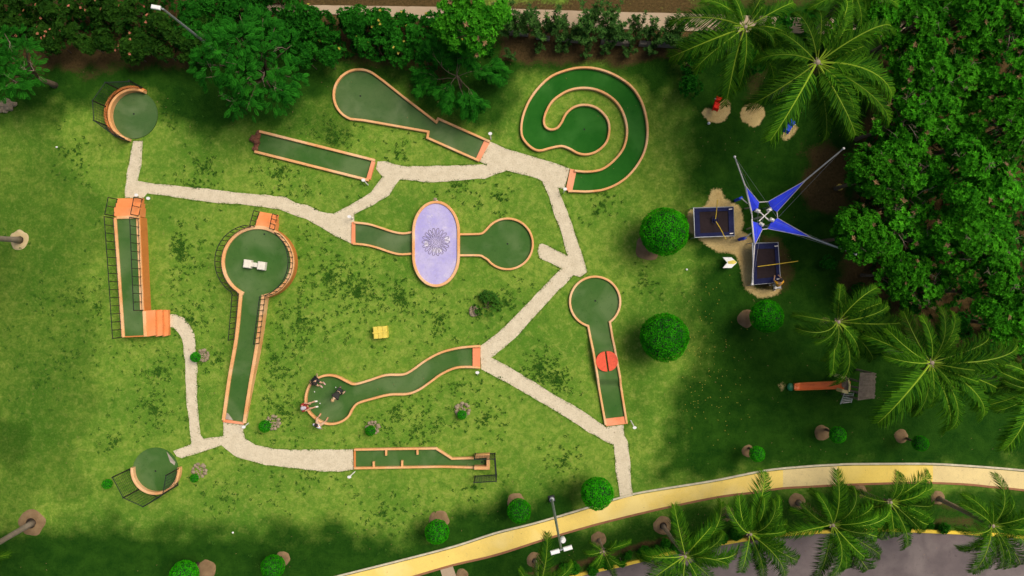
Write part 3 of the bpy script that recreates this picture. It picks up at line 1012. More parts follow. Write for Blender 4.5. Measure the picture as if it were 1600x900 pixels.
def lane_g():
    t = lane('green lane with a round end, crossed by an oval lilac pool')
    top1 = [(553, 347.5), (574.7, 350), (593, 355.3), (614.7, 362.3), (630.7, 364.6), (646, 362)]
    bot1 = [(551, 380.5), (572, 382.7), (590.7, 387.4), (609, 393.7), (625, 397.2), (646, 396.2)]
    turf(t, top1 + bot1[::-1], 0.03, 'turf_faded')
    for l in (top1, bot1):
        mb = MB(); mb.sweep(catmull(WL(l, 0.2), False, 5), 0.13, None, False, 0.02)
        part(mb, 'kerb', M['kerb'], t)
    pad(t, [(549.5, 347), (555, 346.5), (555, 381), (549, 381)], 0.10)
    ring = arc(793, 381, 39.6, 141, -141, 40)
    up = [(717, 366), (748, 365.4), (756, 362.5)]
    dn = [(756, 402), (748, 399), (717, 399)]
    line = catmull(WL(up + ring[::1] + dn, 0.2), False, 3)
    mb = MB(); mb.prism([(p.x, p.y) for p in line], -0.05, 0.03)
    part(mb, 'turf', M['turf'], t)
    mb = MB(); mb.sweep(line, 0.13, None, False, 0.02)
    part(mb, 'kerb', M['kerb'], t)
    # pool
    e = arc(681, 362, 35.2, 0, 180, 26, 46.5) + arc(681, 400, 35.2, 180, 360, 26, 46.5)
    P = WL(e, 0.36)
    mb = MB(); mb.prism([(p.x, p.y) for p in P], -0.05, 0.27)
    pl = part(mb, 'pool_floor', M['pool'], t)
    mb = MB(); mb.sweep(P, 0.17, None, True, 0.025)
    part(mb, 'pool_rim', M['kerb'], t)
    c = W(681, 378, 0.28)
    mb = MB(); mb2 = MB()
    n = 18
    for k in range(n):
        a = 2 * PI * k / n
        ax = Vector((math.cos(a), math.sin(a), 0)); ay = Vector((-ax.y, ax.x, 0))
        pts = []
        for i in range(12):
            q = 2 * PI * i / 12
            pts.append(Vector((c.x, c.y, 0.287)) + ax * (0.62 + 0.24 * math.cos(q)) + ay * ((0.075 + 0.035 * math.cos(q)) * math.sin(q)))
        mb.tube(pts + [pts[0]], 0.017, 5, cap=False)
    for rr in (0.34, 0.26, 0.16, 0.08):
        pts = [Vector((c.x + rr * math.cos(2 * PI * i / 24), c.y + rr * math.sin(2 * PI * i / 24), 0.285)) for i in range(25)]
        mb.tube(pts, 0.014, 5, cap=False)
    part(mb, 'flower_ring', M['petal'], t)
    mb = MB()
    for px, py, rx, ry, sd_ in ((699, 374, 0.17, 0.20, 1), (683, 391, 0.30, 0.16, 2), (666, 381, 0.13, 0.18, 3), (681, 314, 0.16, 0.05, 4)):
        q = W(px, py, 0.28)
        mb.add([(q.x + rx * math.cos(2 * PI * i / 22) * (1 + 0.5 * noise.noise(Vector((i * 0.9, sd_, 0)))), q.y + ry * math.sin(2 * PI * i / 22) * (1 + 0.5 * noise.noise(Vector((i * 0.9, sd_ + 7, 0)))), 0.276) for i in range(22)], [list(range(22))])
    part(mb, 'lime_stain', M['pool_stain'], t)
    mb = MB()
    p = W(680, 311.5, 0.36)
    rock(mb, (p.x, p.y + 0.02, 0.38), (0.13, 0.09, 0.07), 5)
    part(mb, 'spout_stone', M['stone'], t)
    cup(t, 793, 381)
    settle(t)


def lane_h():
    t = lane('wavy green lane ending in a round bowl where people sit on the kerb')
    line = [(750.5, 541), (740, 541.5), (716, 544), (689, 551), (665, 563.5), (644, 578.5), (629, 585.5), (602, 586.5), (575, 595), (554, 600.5), (542, 596.5), (527, 589), (512, 586.5), (497, 590.5), (484.5, 600.5), (478, 616), (477.5, 632), (483, 645), (498, 658), (515, 663),
            (532, 659.5), (544, 651), (550, 640), (559, 630.4), (581, 623.5), (608, 617), (635, 616), (653, 610), (671, 598), (689, 585), (710, 575.5), (728, 573.6), (750.5, 574.6)]
    P = catmull(WL(line, 0.3), False, 4)
    mb = MB(); mb.prism([(p.x, p.y) for p in P], -0.05, 0.03)
    part(mb, 'turf', M['turf'], t)
    mb = MB(); mb.sweep(P, 0.135, None, False, 0.025)
    part(mb, 'kerb', M['kerb'], t)
    pad(t, [(738.5, 542), (750.5, 541.5), (750.5, 574), (738.5, 573)], 0.11)
    cup(t, 517, 625)
    settle(t)


def lane_i():
    t = lane('straight green lane with four short baffles and a black net frame at its narrow end')
    top = [(553, 703), (620, 701.8), (681, 701), (706, 717), (741.5, 716)]
    bot = [(553, 732), (689, 729.6), (707, 730), (741.5, 731)]
    turf(t, top + [(764, 715), (764, 731)] + bot[::-1], 0.03, 'turf')
    for l in (top, bot):
        mb = MB(); mb.sweep(WL(l, 0.24), 0.13, None, False, 0.02)
        part(mb, 'kerb', M['kerb'], t)
    mb = MB()
    mb.sweep(WL([(741, 714), (762.5, 712.5), (762.5, 731.6), (741, 731.6)], 0.48), 0.2, None, False, 0.02)
    part(mb, 'end_wall', M['kerb'], t)
    mb = MB(); mb.sweep(WL([(554, 703), (554, 732)], 0.1), 0.13, None, False, 0.02)
    part(mb, 'tee_board', M['wall_paint'], t)
    for x, y0, y1 in ((603, 703, 712), (652, 702.5, 710.5), (583.5, 721.5, 731), (628, 720, 730)):
        mb = MB(); mb.sweep(WL([(x, y0), (x, y1)], 0.235), 0.12, None, False, 0.015)
        part(mb, 'baffle', M['kerb'], t)
    h = 1.55
    b = [W(743.5, 703, 0), W(774, 706, 0), W(776.5, 741.5, 0), W(743.5, 743.5, 0)]
    b = [W(743.0, 708.5), W(773.5, 708.0), W(776, 741.5), W(742.5, 743.5)]
    net_fence(t, b, h, 0.14)
    cup(t, 753, 722)
    settle(t)


def lane_j():
    t = lane('keyhole shaped green lane carrying a split red disc')
    ring = arc(930, 471.5, 39.3, -107, 236 - 360 + 360, 4)
    circ = arc(930, 471.5, 39.3, -54, 254, 56)
    rc = [(979.5, 661), (967, 583), (960, 545), (953.5, 505)]
    lc = [(919.5, 510.5), (927, 552), (936, 605), (946.5, 664)]
    line = WL(rc, 0.2) + catmull(WL(circ, 0.2), False, 2) + WL(lc, 0.2)
    # turf with a hump under the disc
    def hump(y):
        py = 450 - y * PPM
        return 0.03 + 0.30 * sm(py, 524, 545) * (1 - sm(py, 590, 603))
    mb = MB(); mb.prism([(p.x, p.y) for p in WL(circ, 0.2)], -0.05, 0.03)
    c0, c1 = W(919.5, 508, 0.2), W(954, 503, 0.2)
    v, f = [], []
    n = 60
    for i in range(n + 1):
        k = i / n
        y = 500 + k * (662 - 500)
        def xat(line_, yy):
            L = sorted(line_, key=lambda p: p[1])
            for a, b in zip(L, L[1:]):
                if a[1] <= yy <= b[1]:
                    return a[0] + (b[0] - a[0]) * (yy - a[1]) / (b[1] - a[1])
            a, b = (L[0], L[1]) if yy < L[0][1] else (L[-2], L[-1])
            return a[0] + (b[0] - a[0]) * (yy - a[1]) / (b[1] - a[1])
        pl_, pr_ = W(xat(lc, y), y, 0.1), W(xat(rc, y), y, 0.1)
        z = hump(pl_.y) + 0.004
        v += [(pl_.x, pl_.y, z), (pr_.x, pr_.y, z)]
    for i in range(n):
        f.append([i * 2, i * 2 + 2, i * 2 + 3, i * 2 + 1])
    mb.add(v, f)
    part(mb, 'turf', M['turf'], t)
    def lift(P):
        return [Vector((p.x, p.y, 0.17 + (hump(p.y) - 0.03) * 0.9)) for p in P]
    Pk = []
    for a, b in zip(line, line[1:]):
        k = max(1, int((b - a).length / 0.3))
        Pk += [a.lerp(b, i / k) for i in range(k)]
    Pk.append(line[-1])
    mb = MB(); mb.sweep(lift(Pk), 0.135, None, False, 0.02)
    part(mb, 'kerb', M['kerb'], t)
    pad(t, [(944.5, 654.5), (978.5, 650.5), (981, 662), (947, 666)], 0.10)
    c = W(948.3, 564.5, 0.45)
    for s in (-1, 1):
        mb = MB()
        tilt = R(8)
        pts = []
        for i in range(25):
            a = R(90 + 180 * i / 24) if s < 0 else R(-90 + 180 * i / 24)
            x, y = 0.62 * math.cos(a) + s * 0.055, 0.62 * math.sin(a)
            pts.append((c.x + x * math.cos(tilt) - y * math.sin(tilt), c.y + x * math.sin(tilt) + y * math.cos(tilt)))
        mb.prism(pts, 0.30, 0.47, bottom=True)
        part(mb, 'disc_half', M['red'], t)
    cup(t, 930, 470)
    settle(t)


def lane_k():
    t = lane('round green with orange arc wall and tall black net posts, beside the lower gravel path')
    c = W(243, 735, 0.04); r = 35.5 / PPM
    mb = MB(); mb.prism([(c.x + r * math.cos(2 * PI * i / 48), c.y + r * math.sin(2 * PI * i / 48)) for i in range(48)], -0.05, 0.04)
    part(mb, 'turf', M['turf'], t)
    mb = MB(); mb.sweep(WL(arc(242, 735, 36.5, 174, 366, 40), 0.35), 0.16, None, False, 0.02)
    part(mb, 'kerb', M['kerb'], t)
    h = 1.9
    tops = [(175, 746), (192, 778), (223, 792), (254, 772), (259, 743)]
    b = []
    for p in tops:
        q = W(p[0], p[1], h); q.z = 0; b.append(q)
    net_fence(t, b, h, 0.17)
    q = WL([(260.5, 706), (274, 722), (273, 727), (266, 722)], 0.05)
    mb = MB(); mb.prism(q, 0.0, 0.06)
    part(mb, 'silt_patch', M['wet'], t)
    cup(t, 243, 736, 0.041)
    settle(t)

for fn in (lane_tl, lane_b, lane_c, lane_d, lane_e, lane_f, lane_g, lane_h, lane_i, lane_j, lane_k):
    fn()

# ================================================================== VEGETATION
def rnd_dir(zmin=-1.0):
    while True:
        z = random.uniform(zmin, 1)
        a = random.uniform(0, 2 * PI)
        s = math.sqrt(max(0, 1 - z * z))
        return Vector((s * math.cos(a), s * math.sin(a), z))


def rosette(mb, p, nrm, n, L, w, lo=0.0, hi=1.0, spread=0.75):
    """a tuft of leaves at a twig's end"""
    ref = Vector((1, 0, 0)) if abs(nrm.x) < 0.8 else Vector((0, 1, 0))
    u = nrm.cross(ref).normalized(); v = nrm.cross(u)
    base = random.uniform(lo, hi)
    a0 = random.uniform(0, PI)
    for k in range(n):
        a = a0 + 2 * PI * k / n + random.uniform(-0.35, 0.35)
        tl = random.uniform(0.15, spread)
        d = (u * math.cos(a) + v * math.sin(a)) * math.cos(tl * 1.2) + nrm * math.sin(tl * 1.2)
        d.z -= 0.12
        d.normalize()
        mb.tint = max(0, min(1, base + random.uniform(-0.25, 0.25)))
        mb.leaf(p, d, nrm, L * random.uniform(0.7, 1.15), w * random.uniform(0.8, 1.2), 0.2)


def spray(mb, p, d, nrm, n, L, ll, lw, lo=0, hi=1):
    """a feather shaped leaf: leaflets in pairs along a drooping stalk"""
    base = random.uniform(lo, hi)
    side = d.cross(nrm)
    if side.length < 1e-4:
        return
    side.normalize()
    q = Vector(p)
    dd = Vector(d)
    for k in range(n):
        q = q + dd * (L / n)
        dd = (dd + Vector((0, 0, -0.09))).normalized()
        up = side.cross(dd).normalized()
        s = math.sin(PI * (0.18 + 0.78 * k / n))
        mb.tint = max(0, min(1, base + random.uniform(-0.2, 0.2)))
        for sg in (-1, 1):
            l = (side * sg * 0.85 + dd * 0.5 + Vector((0, 0, -0.1))).normalized()
            mb.leaf(q, l, up, ll * s * random.uniform(0.85, 1.1), lw, 0.15)


def lobes_in(rx, ry, zc, rz, n, lr):
    out = []
    for k in range(n):
        for _ in range(40):
            a = random.uniform(0, 2 * PI); q = math.sqrt(random.uniform(0, 1))
            x, y = rx * q * math.cos(a), ry * q * math.sin(a)
            z = zc + rz * (math.sqrt(max(0, 1 - q * q)) * random.uniform(0.3, 1.0) - 0.35)
            r = lr * random.uniform(0.75, 1.25)
            if all((Vector((x, y, z)) - c).length > 0.62 * (r + r2) for c, r2 in out):
                break
        out.append((Vector((x, y, z)), r))
    return out


def limbs(mb, lobes, fork, r0, base_r):
    """tapered trunk up to the fork, then a bent limb to every lobe"""
    mb.tube([Vector((0, 0, -0.15)), Vector((0.02, 0.01, fork * 0.3)), Vector((0.06, -0.04, fork * 0.7)), Vector((0, 0, fork))], [base_r * 1.35, base_r, base_r * 0.85, base_r * 0.75], 8)
    for c, r in lobes:
        m = Vector((c.x * 0.45, c.y * 0.45, fork + (c.z - fork) * 0.6 + 0.1))
        mb.tube([Vector((0, 0, fork - 0.1)), m, c, c + (c - m) * 0.35], [r0, r0 * 0.65, r0 * 0.35, r0 * 0.12], 5)


def crown(lobes, count, nleaf, L, w, gap=0.0, zmin=-0.25, seed=0, mode='rosette', lo=0, hi=1):
    mb = MB()
    wts = [r * r for c, r in lobes]
    lt = {i: random.uniform(-0.22, 0.22) for i in range(len(lobes))}
    for k in range(count):
        li = random.choices(range(len(lobes)), wts)[0]
        c, r = lobes[li]
        lo2, hi2 = max(0, lo + lt[li]), min(1, hi * 0.75 + lt[li])
        d = rnd_dir(zmin)
        rr = r * (random.uniform(0.72, 1.08) if random.random() < 0.8 else random.uniform(0.3, 0.8))
        p = c + Vector((d.x, d.y, d.z * 0.8)) * rr
        if gap and noise.noise(p * 1.3 + Vector((seed, 0, 0))) < gap - 0.55:
            continue
        nr = (d + Vector((0, 0, 0.7))).normalized()
        if mode == 'rosette':
            rosette(mb, p, nr, nleaf, L, w, lo2, hi2)
        else:
            dd = Vector((d.x, d.y, d.z * 0.35 + 0.1)) + rnd_dir() * 0.5
            dd.normalize()
            spray(mb, p, dd, (nr + Vector((0, 0, 0.6))).normalized(), nleaf, L, w, w * 0.36, lo2, hi2)
    return mb


def extras(lobes, n, mode, mb=None):
    mb = mb or MB()
    for k in range(n):
        c, r = random.choice(lobes)
        d = rnd_dir(0.1)
        p = c + d * r * random.uniform(0.95, 1.1)
        if mode == 'dead':
            rosette(mb, p, (d + Vector((0, 0, 0.8))).normalized(), 7, 0.2, 0.09)
        else:
            q = c
            e = c + d * r * 1.15
            mb.tube([q, p * 0.5 + q * 0.5 + rnd_dir() * 0.1, e], [0.022, 0.016, 0.006], 4, 1)
            for j in range(5):
                s = q.lerp(e, random.uniform(0.5, 0.95))
                mb.tube([s, s + (d + rnd_dir() * 1.1).normalized() * random.uniform(0.2, 0.5)], [0.010, 0.003], 3, 1)
    return mb


def bushy_tree(label, seed, rx, ry, zc, rz, nl, lr, count, L=0.18, w=0.082, mat='leaf_bright', dead=5, twig=5, name='bushy_tree', group='bushy trees of the thicket', gap=0.44, cat='tree'):
    random.seed(seed)
    t = thing(name, label, cat, (0, 0, 0), 0, group)
    lb = lobes_in(rx, ry, zc, rz, nl, lr)
    crown(lb, count, 9, L, w, gap, -0.25, seed).build('crown', M[mat], t)
    mb = MB(); limbs(mb, lb, zc * 0.42, 0.07, 0.13)
    if twig:
        extras(lb, twig, 'twig', mb)
    mb.build('trunk', [M['bark'], M['dead_twig']], t, True)
    if dead:
        extras(lb, dead, 'dead').build('dead_leaves', M['dead_leaf'], t)
    return t


def at_crown(px, py, z):
    p = W(px, py, z)
    return Vector((p.x, p.y, 0))

TB = [bushy_tree('', 11, 1.35, 1.3, 4.7, 1.5, 13, 0.72, 2300),
      bushy_tree('', 12, 1.5, 1.15, 4.5, 1.4, 14, 0.68, 2300, dead=7, twig=8),
      bushy_tree('', 13, 1.3, 1.45, 5.0, 1.6, 14, 0.7, 2300, 0.17, 0.078, dead=4, twig=2),
      bushy_tree('', 14, 1.4, 1.3, 4.4, 1.3, 12, 0.74, 1900, 0.195, 0.09, dead=6, twig=14, gap=0.58)]
THICKET = [
    (1372, 8, 1.0, 'bushy tree at the top edge, just right of the top right palm fronds'),
    (1442, 30, 1.05, 'bright bushy tree by the top edge, above the outermost tip of the big palm'),
    (1522, 22, 1.05, 'bushy tree at the top edge, second from the top right corner'),
    (1596, 38, 1.1, 'bushy tree filling the top right corner'),
    (1446, 108, 1.05, 'bushy tree touching the right hand frond tips of the largest palm'),
    (1522, 112, 1.1, 'bushy green tree below the pair at the top edge, in the middle of the thicket'),
    (1594, 128, 1.05, 'bushy tree at the right edge, directly below the top right corner tree'),
    (1412, 186, 1.0, 'bushy tree under the lower right frond tips of the largest palm'),
    (1484, 192, 1.1, 'leafy bushy tree two crowns right of the drooping palm frond'),
    (1562, 208, 1.12, 'large bushy tree near the right edge, level with the blue spring rider'),
    (1368, 276, 0.9, 'bushy tree at the thicket edge beside the bare earth and upper right white pole tip'),
    (1424, 272, 1.05, 'bushy tree one crown right of the bare earth patch'),
    (1502, 278, 1.05, 'bushy tree in the middle of the thicket, level with the yellow bucket'),
    (1582, 292, 1.08, 'bushy tree at the right edge, level with the tip of the upper right blue sail'),
    (1346, 368, 0.9, 'bushy tree whose leaves touch the lower right white pole tip of the blue sail frame'),
    (1418, 352, 1.0, 'bushy tree just right of the one at the lower right white pole tip'),
    (1496, 366, 1.0, 'bushy tree with bare grey branches in the thicket, level with the dark trampolines'),
    (1576, 382, 1.05, 'bushy tree at the right edge, level with the white arrow board'),
    (1398, 428, 0.72, 'smallest bushy tree of the thicket, above the palm over the slide'),
    (1474, 446, 0.95, 'bushy tree just above the upper fronds of the palm right of the slide'),
    (1552, 456, 1.0, 'bushy tree above the right hand fronds of the palm right of the slide'),
    (1604, 508, 0.95, 'lowest bushy tree of the thicket, at the right edge'),
]
random.seed(5)
for k, (px, py, s, lab) in enumerate(THICKET):
    src = TB[k % 4]
    zc = 5.2 * s
    loc = at_crown(px, py, zc)
    if k < 4:
        src.location = loc; src.rotation_euler.z = random.uniform(0, 6); src.scale = (s, s, s); src['label'] = lab
    else:
        dup(src, loc, random.uniform(0, 6.2), (s * random.uniform(0.92, 1.1), s * random.uniform(0.92, 1.1), s * random.uniform(0.78, 1.22)), lab)

# undergrowth beneath the thicket
def bush(label, seed, r, h, mat='leaf_dark', name='bush', group=None, n=260, L=0.18, w=0.09, cat='shrub'):
    random.seed(seed)
    t = thing(name, label, cat, (0, 0, 0), 0, group)
    lb = lobes_in(r * 0.6, r * 0.6, h * 0.6, h * 0.4, 6, r * 0.5)
    crown(lb, n, 8, L, w, 0.35, -0.3, seed).build('foliage', M[mat], t)
    mb = MB()
    for c, q in lb:
        mb.tube([Vector((0, 0, -0.05)), Vector((c.x * 0.6, c.y * 0.6, c.z * 0.5)), c], [0.03, 0.02, 0.008], 5)
    mb.build('stems', M['bark'], t)
    return t

BUSH = bush('dark low bush under the leftmost frond of the top right palm pair', 31, 1.0, 1.4, 'leaf_dark', 'bush', 'dark bushes under the palms')
BUSH.location = at_crown(1082, 92, 1.2)
for px, py, s, lab in ((1080, 132, 0.9, 'dark bush just above the pale sand pit with the red spring rider'), (1100, 60, 0.8, 'dark bush at the right end of the thin shrub row'),
                       (1232, 128, 0.9, 'dark bush in shade between the two largest palms'), (1222, 35, 1.0, 'dark bush beside the crown of the upper palm'),
                       (1345, 135, 1.2, 'dark bush beneath the right side of the largest palm crown'), (1378, 225, 1.0, 'dark bush at the foot of the thicket, above the bare earth'),
                       (1296, 410, 0.55, 'small dark bush under the lower right pole of the blue sail frame'),
                       (1440, 400, 1.0, 'dark bush in the gap between thicket crowns'), (1530, 320, 1.1, 'dark bush low between the crowns near the right edge'),
                       (1345, 452, 0.5, 'small bush at the earth patch above the slide palm'),
                       (1425, 478, 0.9, 'dark bush between the smallest thicket tree and the wide palm'), (1502, 512, 1.0, 'dark bush under the upper fronds of the wide palm right of the slide'), (1560, 520, 1.0, 'dark bush in front of the lowest thicket tree by the right edge'),
                       (1275, 35, 1.1, 'dark bush at the top between the two big palm crowns'), (1310, 60, 1.1, 'dark bush beneath the upper right side of the largest palm crown'), (1180, 95, 0.9, 'dark bush below the upper palm crown, above the sand pits')):
    dup(BUSH, at_crown(px, py, 1.2 * s), random.uniform(0, 6), s, lab)

# ---- feathery tree, top left centre
def feather_tree(label, seed, rx, ry, zc, rz, nl, lr, count, name='feathery_tree', mat='leaf_feather', L=0.75, w=0.24, n=8, twig=6, gap=0.4):
    random.seed(seed)
    t = thing(name, label, 'tree')
    lb = lobes_in(rx, ry, zc, rz, nl, lr)
    crown(lb, count, n, L, w, gap, -0.2, seed, 'spray').build('crown', M[mat], t)
    mb = MB(); limbs(mb, lb, zc * 0.4, 0.08, 0.17)
    if twig:
        extras(lb, twig, 'twig', mb)
    mb.build('trunk', [M['bark'], M['dead_twig']], t, True)
    return t

t = feather_tree('large dark tree with feathery leaves overhanging the lawn left of the teardrop lane', 41, 2.75, 2.3, 4.6, 1.7, 30, 0.78, 3000, L=0.46, w=0.15, gap=0.56, twig=10)
t.location = at_crown(384, 92, 4.9); t.scale = (0.9, 1.0, 1.0)
t = feather_tree('dark feathery tree at the left edge below the flowering hedge', 42, 1.5, 1.7, 4.0, 1.2, 13, 0.66, 1100, L=0.46, w=0.15, gap=0.5, mat='leaf_dark')
t.location = at_crown(6, 98, 4.3)
t = bushy_tree('bright green tree at the top edge above the spiral and teardrop lanes', 43, 1.65, 1.2, 5.2, 1.1, 15, 0.68, 1300, 0.22, 0.10, 'leaf_lime', 6, 0, 'bright_tree', None, 0.4)
t.location = at_crown(733, 28, 5.5)


def airy_tree():
    random.seed(44)
    t = thing('airy_tree', 'thin dark tree with drooping sprays and bare grey limbs right of the teardrop lane', 'tree')
    mb, lf = MB(), MB()
    mb.tube([Vector((0, 0, -0.1)), Vector((0.05, 0.1, 1.2)), Vector((-0.1, 0.05, 2.4))], [0.12, 0.09, 0.07], 7)

    def grow(p, d, ln, r, depth):
        pts = [p.copy()]
        for i in range(5):
            d = (d + rnd_dir() * 0.28 + Vector((0, 0, -0.10))).normalized()
            pts.append(pts[-1] + d * (ln / 5))
        mb.tube(pts, [r * (1 - i / 6.5) for i in range(6)], 5)
        if depth < 2:
            for k in range(3 if depth == 0 else 2):
                q = pts[random.randint(2, 5)]
                a = (d + rnd_dir() * 0.9); a.z = abs(a.z) * 0.2 + 0.05
                grow(q, a.normalized(), ln * random.uniform(0.5, 0.8), r * 0.5, depth + 1)
        if depth > 0:
            for i in range(1, 6):
                for j in range(8):
                    q = pts[i - 1].lerp(pts[i], random.random()) + rnd_dir() * 0.08
                    dd = (d + rnd_dir() * 0.9 + Vector((0, 0, -0.25))).normalized()
                    spray(lf, q, dd, Vector((0, 0, 1)), 8, random.uniform(0.35, 0.6), 0.15, 0.05)
    for a in (0.2, 1.0, 1.9, 2.7, 3.4, 4.1, 4.9, 5.6):
        a += random.uniform(-0.25, 0.25)
        grow(Vector((-0.1, 0.05, random.uniform(1.7, 2.4))), Vector((math.cos(a), math.sin(a), 0.55)).normalized(), random.uniform(1.2, 1.9), 0.03, 0)
    lf.build('crown', M['leaf_feather'], t)
    mb.build('trunk', M['bark'], t, True)
    t.location = at_crown(714, 112, 3.0); t.scale = (0.9, 0.9, 0.9)

airy_tree()

# ---- hedges along the top
def hedge(name, label, line, halfw, h, count, seed, mat, L=0.2, w=0.09, flowers=0, fmat='flower_pink', fbox=None, gap=0.4, nleaf=8, lobe=0.55):
    random.seed(seed)
    t = thing(name, label, 'hedge')
    lb = []
    P = WL(line, h * 0.7)
    for a, b in zip(P, P[1:]):
        n = max(1, int((b - a).length / 0.55))
        for k in range(n):
            q = a.lerp(b, (k + random.random()) / n)
            for j in range(3 if halfw > 0.8 else 1):
                lb.append((Vector((q.x + random.uniform(-0.25, 0.25), q.y + random.uniform(-halfw, halfw), h * random.uniform(0.5, 0.8))), lobe * random.uniform(0.7, 1.3)))
    crown(lb, count, nleaf, L, w, gap, -0.3, seed).build('foliage', M[mat], t)
    mb = MB()
    for c, q in lb:
        mb.tube([Vector((c.x + random.uniform(-0.2, 0.2), c.y + random.uniform(-0.2, 0.2), -0.05)), c], [0.03, 0.01], 4)
    mb.build('stems', M['bark'], t)
    if flowers:
        mb = MB()
        for k in range(flowers):
            for _ in range(60):
                c, r = random.choice(lb)
                if fbox is None or fbox[0] < c.x < fbox[1]:
                    break
            d = rnd_dir(0.3)
            rosette(mb, c + d * r * 1.06, (d + Vector((0, 0, 1))).normalized(), 6, 0.10, 0.075, spread=0.5)
        tag(mb.build('flowers', M[fmat], t), None, None, None, 'stuff')
    return settle(t)

hedge('flowering_hedge', 'tall dark hedge with pink flowers along the top left edge', [(-30, 30), (120, 32), (320, 42)], 1.6, 2.6, 8200, 51, 'leaf_olive', 0.19, 0.085, 48, 'flower_pink', (-31, -21))
hedge('hedge', 'dense dark hedge in front of the tan concrete path above the teardrop lane', [(462, 58), (560, 52), (640, 58), (720, 74)], 1.35, 2.4, 5200, 52, 'leaf_dark', 0.18, 0.08, 22, 'flower_yellow')
hedge('hedge', 'dark hedge behind the feathery tree, left of the concrete path', [(285, 40), (340, 25), (400, 8), (480, 35)], 1.4, 2.4, 3200, 53, 'leaf_dark', 0.2, 0.09)
hedge('low_hedge', 'low clipped hedge along the yellow road kerb', [(872, 896), (925, 883), (975, 871), (1050, 852), (1140, 835), (1185, 829)], 0.32, 0.5, 3200, 54, 'leaf_hedge', 0.11, 0.055, 0, gap=0.2, lobe=0.3)
hedge('low_hedge', 'low ragged hedge beside the road kerb below the right end of the walkway', [(1300, 822), (1362, 819), (1412, 820), (1520, 823)], 0.25, 0.4, 1100, 55, 'leaf_hedge', 0.11, 0.055, 0, gap=0.5, lobe=0.26)

# thin upright shrubs in a row
def row_shrub(seed):
    random.seed(seed)
    t = thing('row_shrub', '', 'shrub', (0, 0, 0), 0, 'thin shrubs in a row by the concrete path')
    mb, lf = MB(), MB()
    for k in range(15):
        a = random.uniform(0, 2 * PI); ln = random.uniform(0.25, 0.95)
        top = Vector((math.cos(a) * ln, math.sin(a) * ln, random.uniform(1.1, 2.1)))
        mb.tube([Vector((0, 0, -0.05)), top * 0.5, top], [0.018, 0.013, 0.005], 4)
        for j in range(10):
            s = random.uniform(0.3, 1.0)
            rosette(lf, top * s + rnd_dir() * 0.07, Vector((math.cos(a) * 0.5, math.sin(a) * 0.5, 1)).normalized(), 6, 0.19, 0.06, spread=0.9)
    lf.build('foliage', M['leaf_grey'], t)
    mb.build('stems', M['bark'], t)
    return t

ORD = ['leftmost', 'second', 'third', 'fourth', 'fifth', 'sixth', 'seventh', 'eighth', 'ninth', 'tenth', 'eleventh', 'twelfth', 'thirteenth', 'fourteenth']
RS = [row_shrub(61), row_shrub(62), row_shrub(63)]
RXY = [(806, 50), (828, 44), (850, 52), (870, 42), (890, 50), (908, 58), (926, 46), (946, 52), (962, 40), (978, 56), (1000, 52), (1022, 58), (1046, 56), (1066, 62)]
for k, (px, py) in enumerate(RXY):
    s = random.uniform(1.05, 1.45)
    lab = ('leftmost' if k == 0 else ORD[k] + ' from the left') + ' of the thin upright shrubs in front of the pale concrete path'
    if k == 13: lab = 'rightmost of the thin upright shrubs in front of the pale concrete path'
    loc = at_crown(px, py - 6, 1.3)
    if k < 3:
        RS[k].location = loc; RS[k].scale = (s,) * 3; RS[k]['label'] = lab
    else:
        dup(RS[k % 3], loc, random.uniform(0, 6), s, lab)
GS = [(840, 72, 0.5), (880, 76, 0.55), (918, 82, 0.5), (950, 78, 0.6), (985, 80, 0.55), (1020, 76, 0.6), (800, 85, 0.5)]
for k, (px, py, s) in enumerate(GS):
    dup(RS[k % 3], at_crown(px, py, 0.6), random.uniform(0, 6), (s * 1.2, s * 1.2, s), ('small low shrub on the dry bank above the spiral lane, ' + ['first', 'second', 'third', 'fourth', 'fifth', 'sixth', 'seventh'][(k + 1) % 7] + ' from the left'), 'small shrubs on the dry bank')

# ---- clipped ball trees
def ball_tree(seed, r, zc, n, L, group):
    random.seed(seed)
    t = thing('topiary_tree', '', 'topiary tree', (0, 0, 0), 0, group)
    mb = MB()
    for k in range(n):
        d = rnd_dir(-0.8)
        bumpy = 1 + 0.075 * noise.noise(d * 1.6 + Vector((seed, 0, 0))) + 0.04 * noise.noise(d * 4.5 + Vector((seed, 3, 0)))
        p = Vector((0, 0, zc)) + Vector((d.x, d.y, d.z * 0.94)) * (r * bumpy * random.uniform(0.92, 1.01))
        mb.tint = max(0, min(1, random.gauss(0.40, 0.24) + 0.55 * noise.noise(d * 3.1 + Vector((0, seed, 0)))))
        tn = d.cross(rnd_dir()).normalized()
        dd = (tn + d * random.uniform(0.0, 0.9)).normalized()
        mb.leaf(p, dd, (d + rnd_dir() * 0.5 + Vector((0.1, 0.05, 0.3))).normalized(), L * random.uniform(0.7, 1.2), L * 0.55, 0.2)
    core = len(mb.v)
    mb.ball((0, 0, zc), r * 0.87, 20, 12, 1, (1, 1, 0.94))
    mb.build('foliage', [M['leaf_ball'], M['core']], t)
    mb = MB()
    mb.tube([Vector((0, 0, -0.1)), Vector((0.03, 0.02, zc * 0.5)), Vector((0, 0, zc - r * 0.5))], [0.09, 0.06, 0.05], 7)
    mb.build('trunk', M['bark'], t, True)
    return t

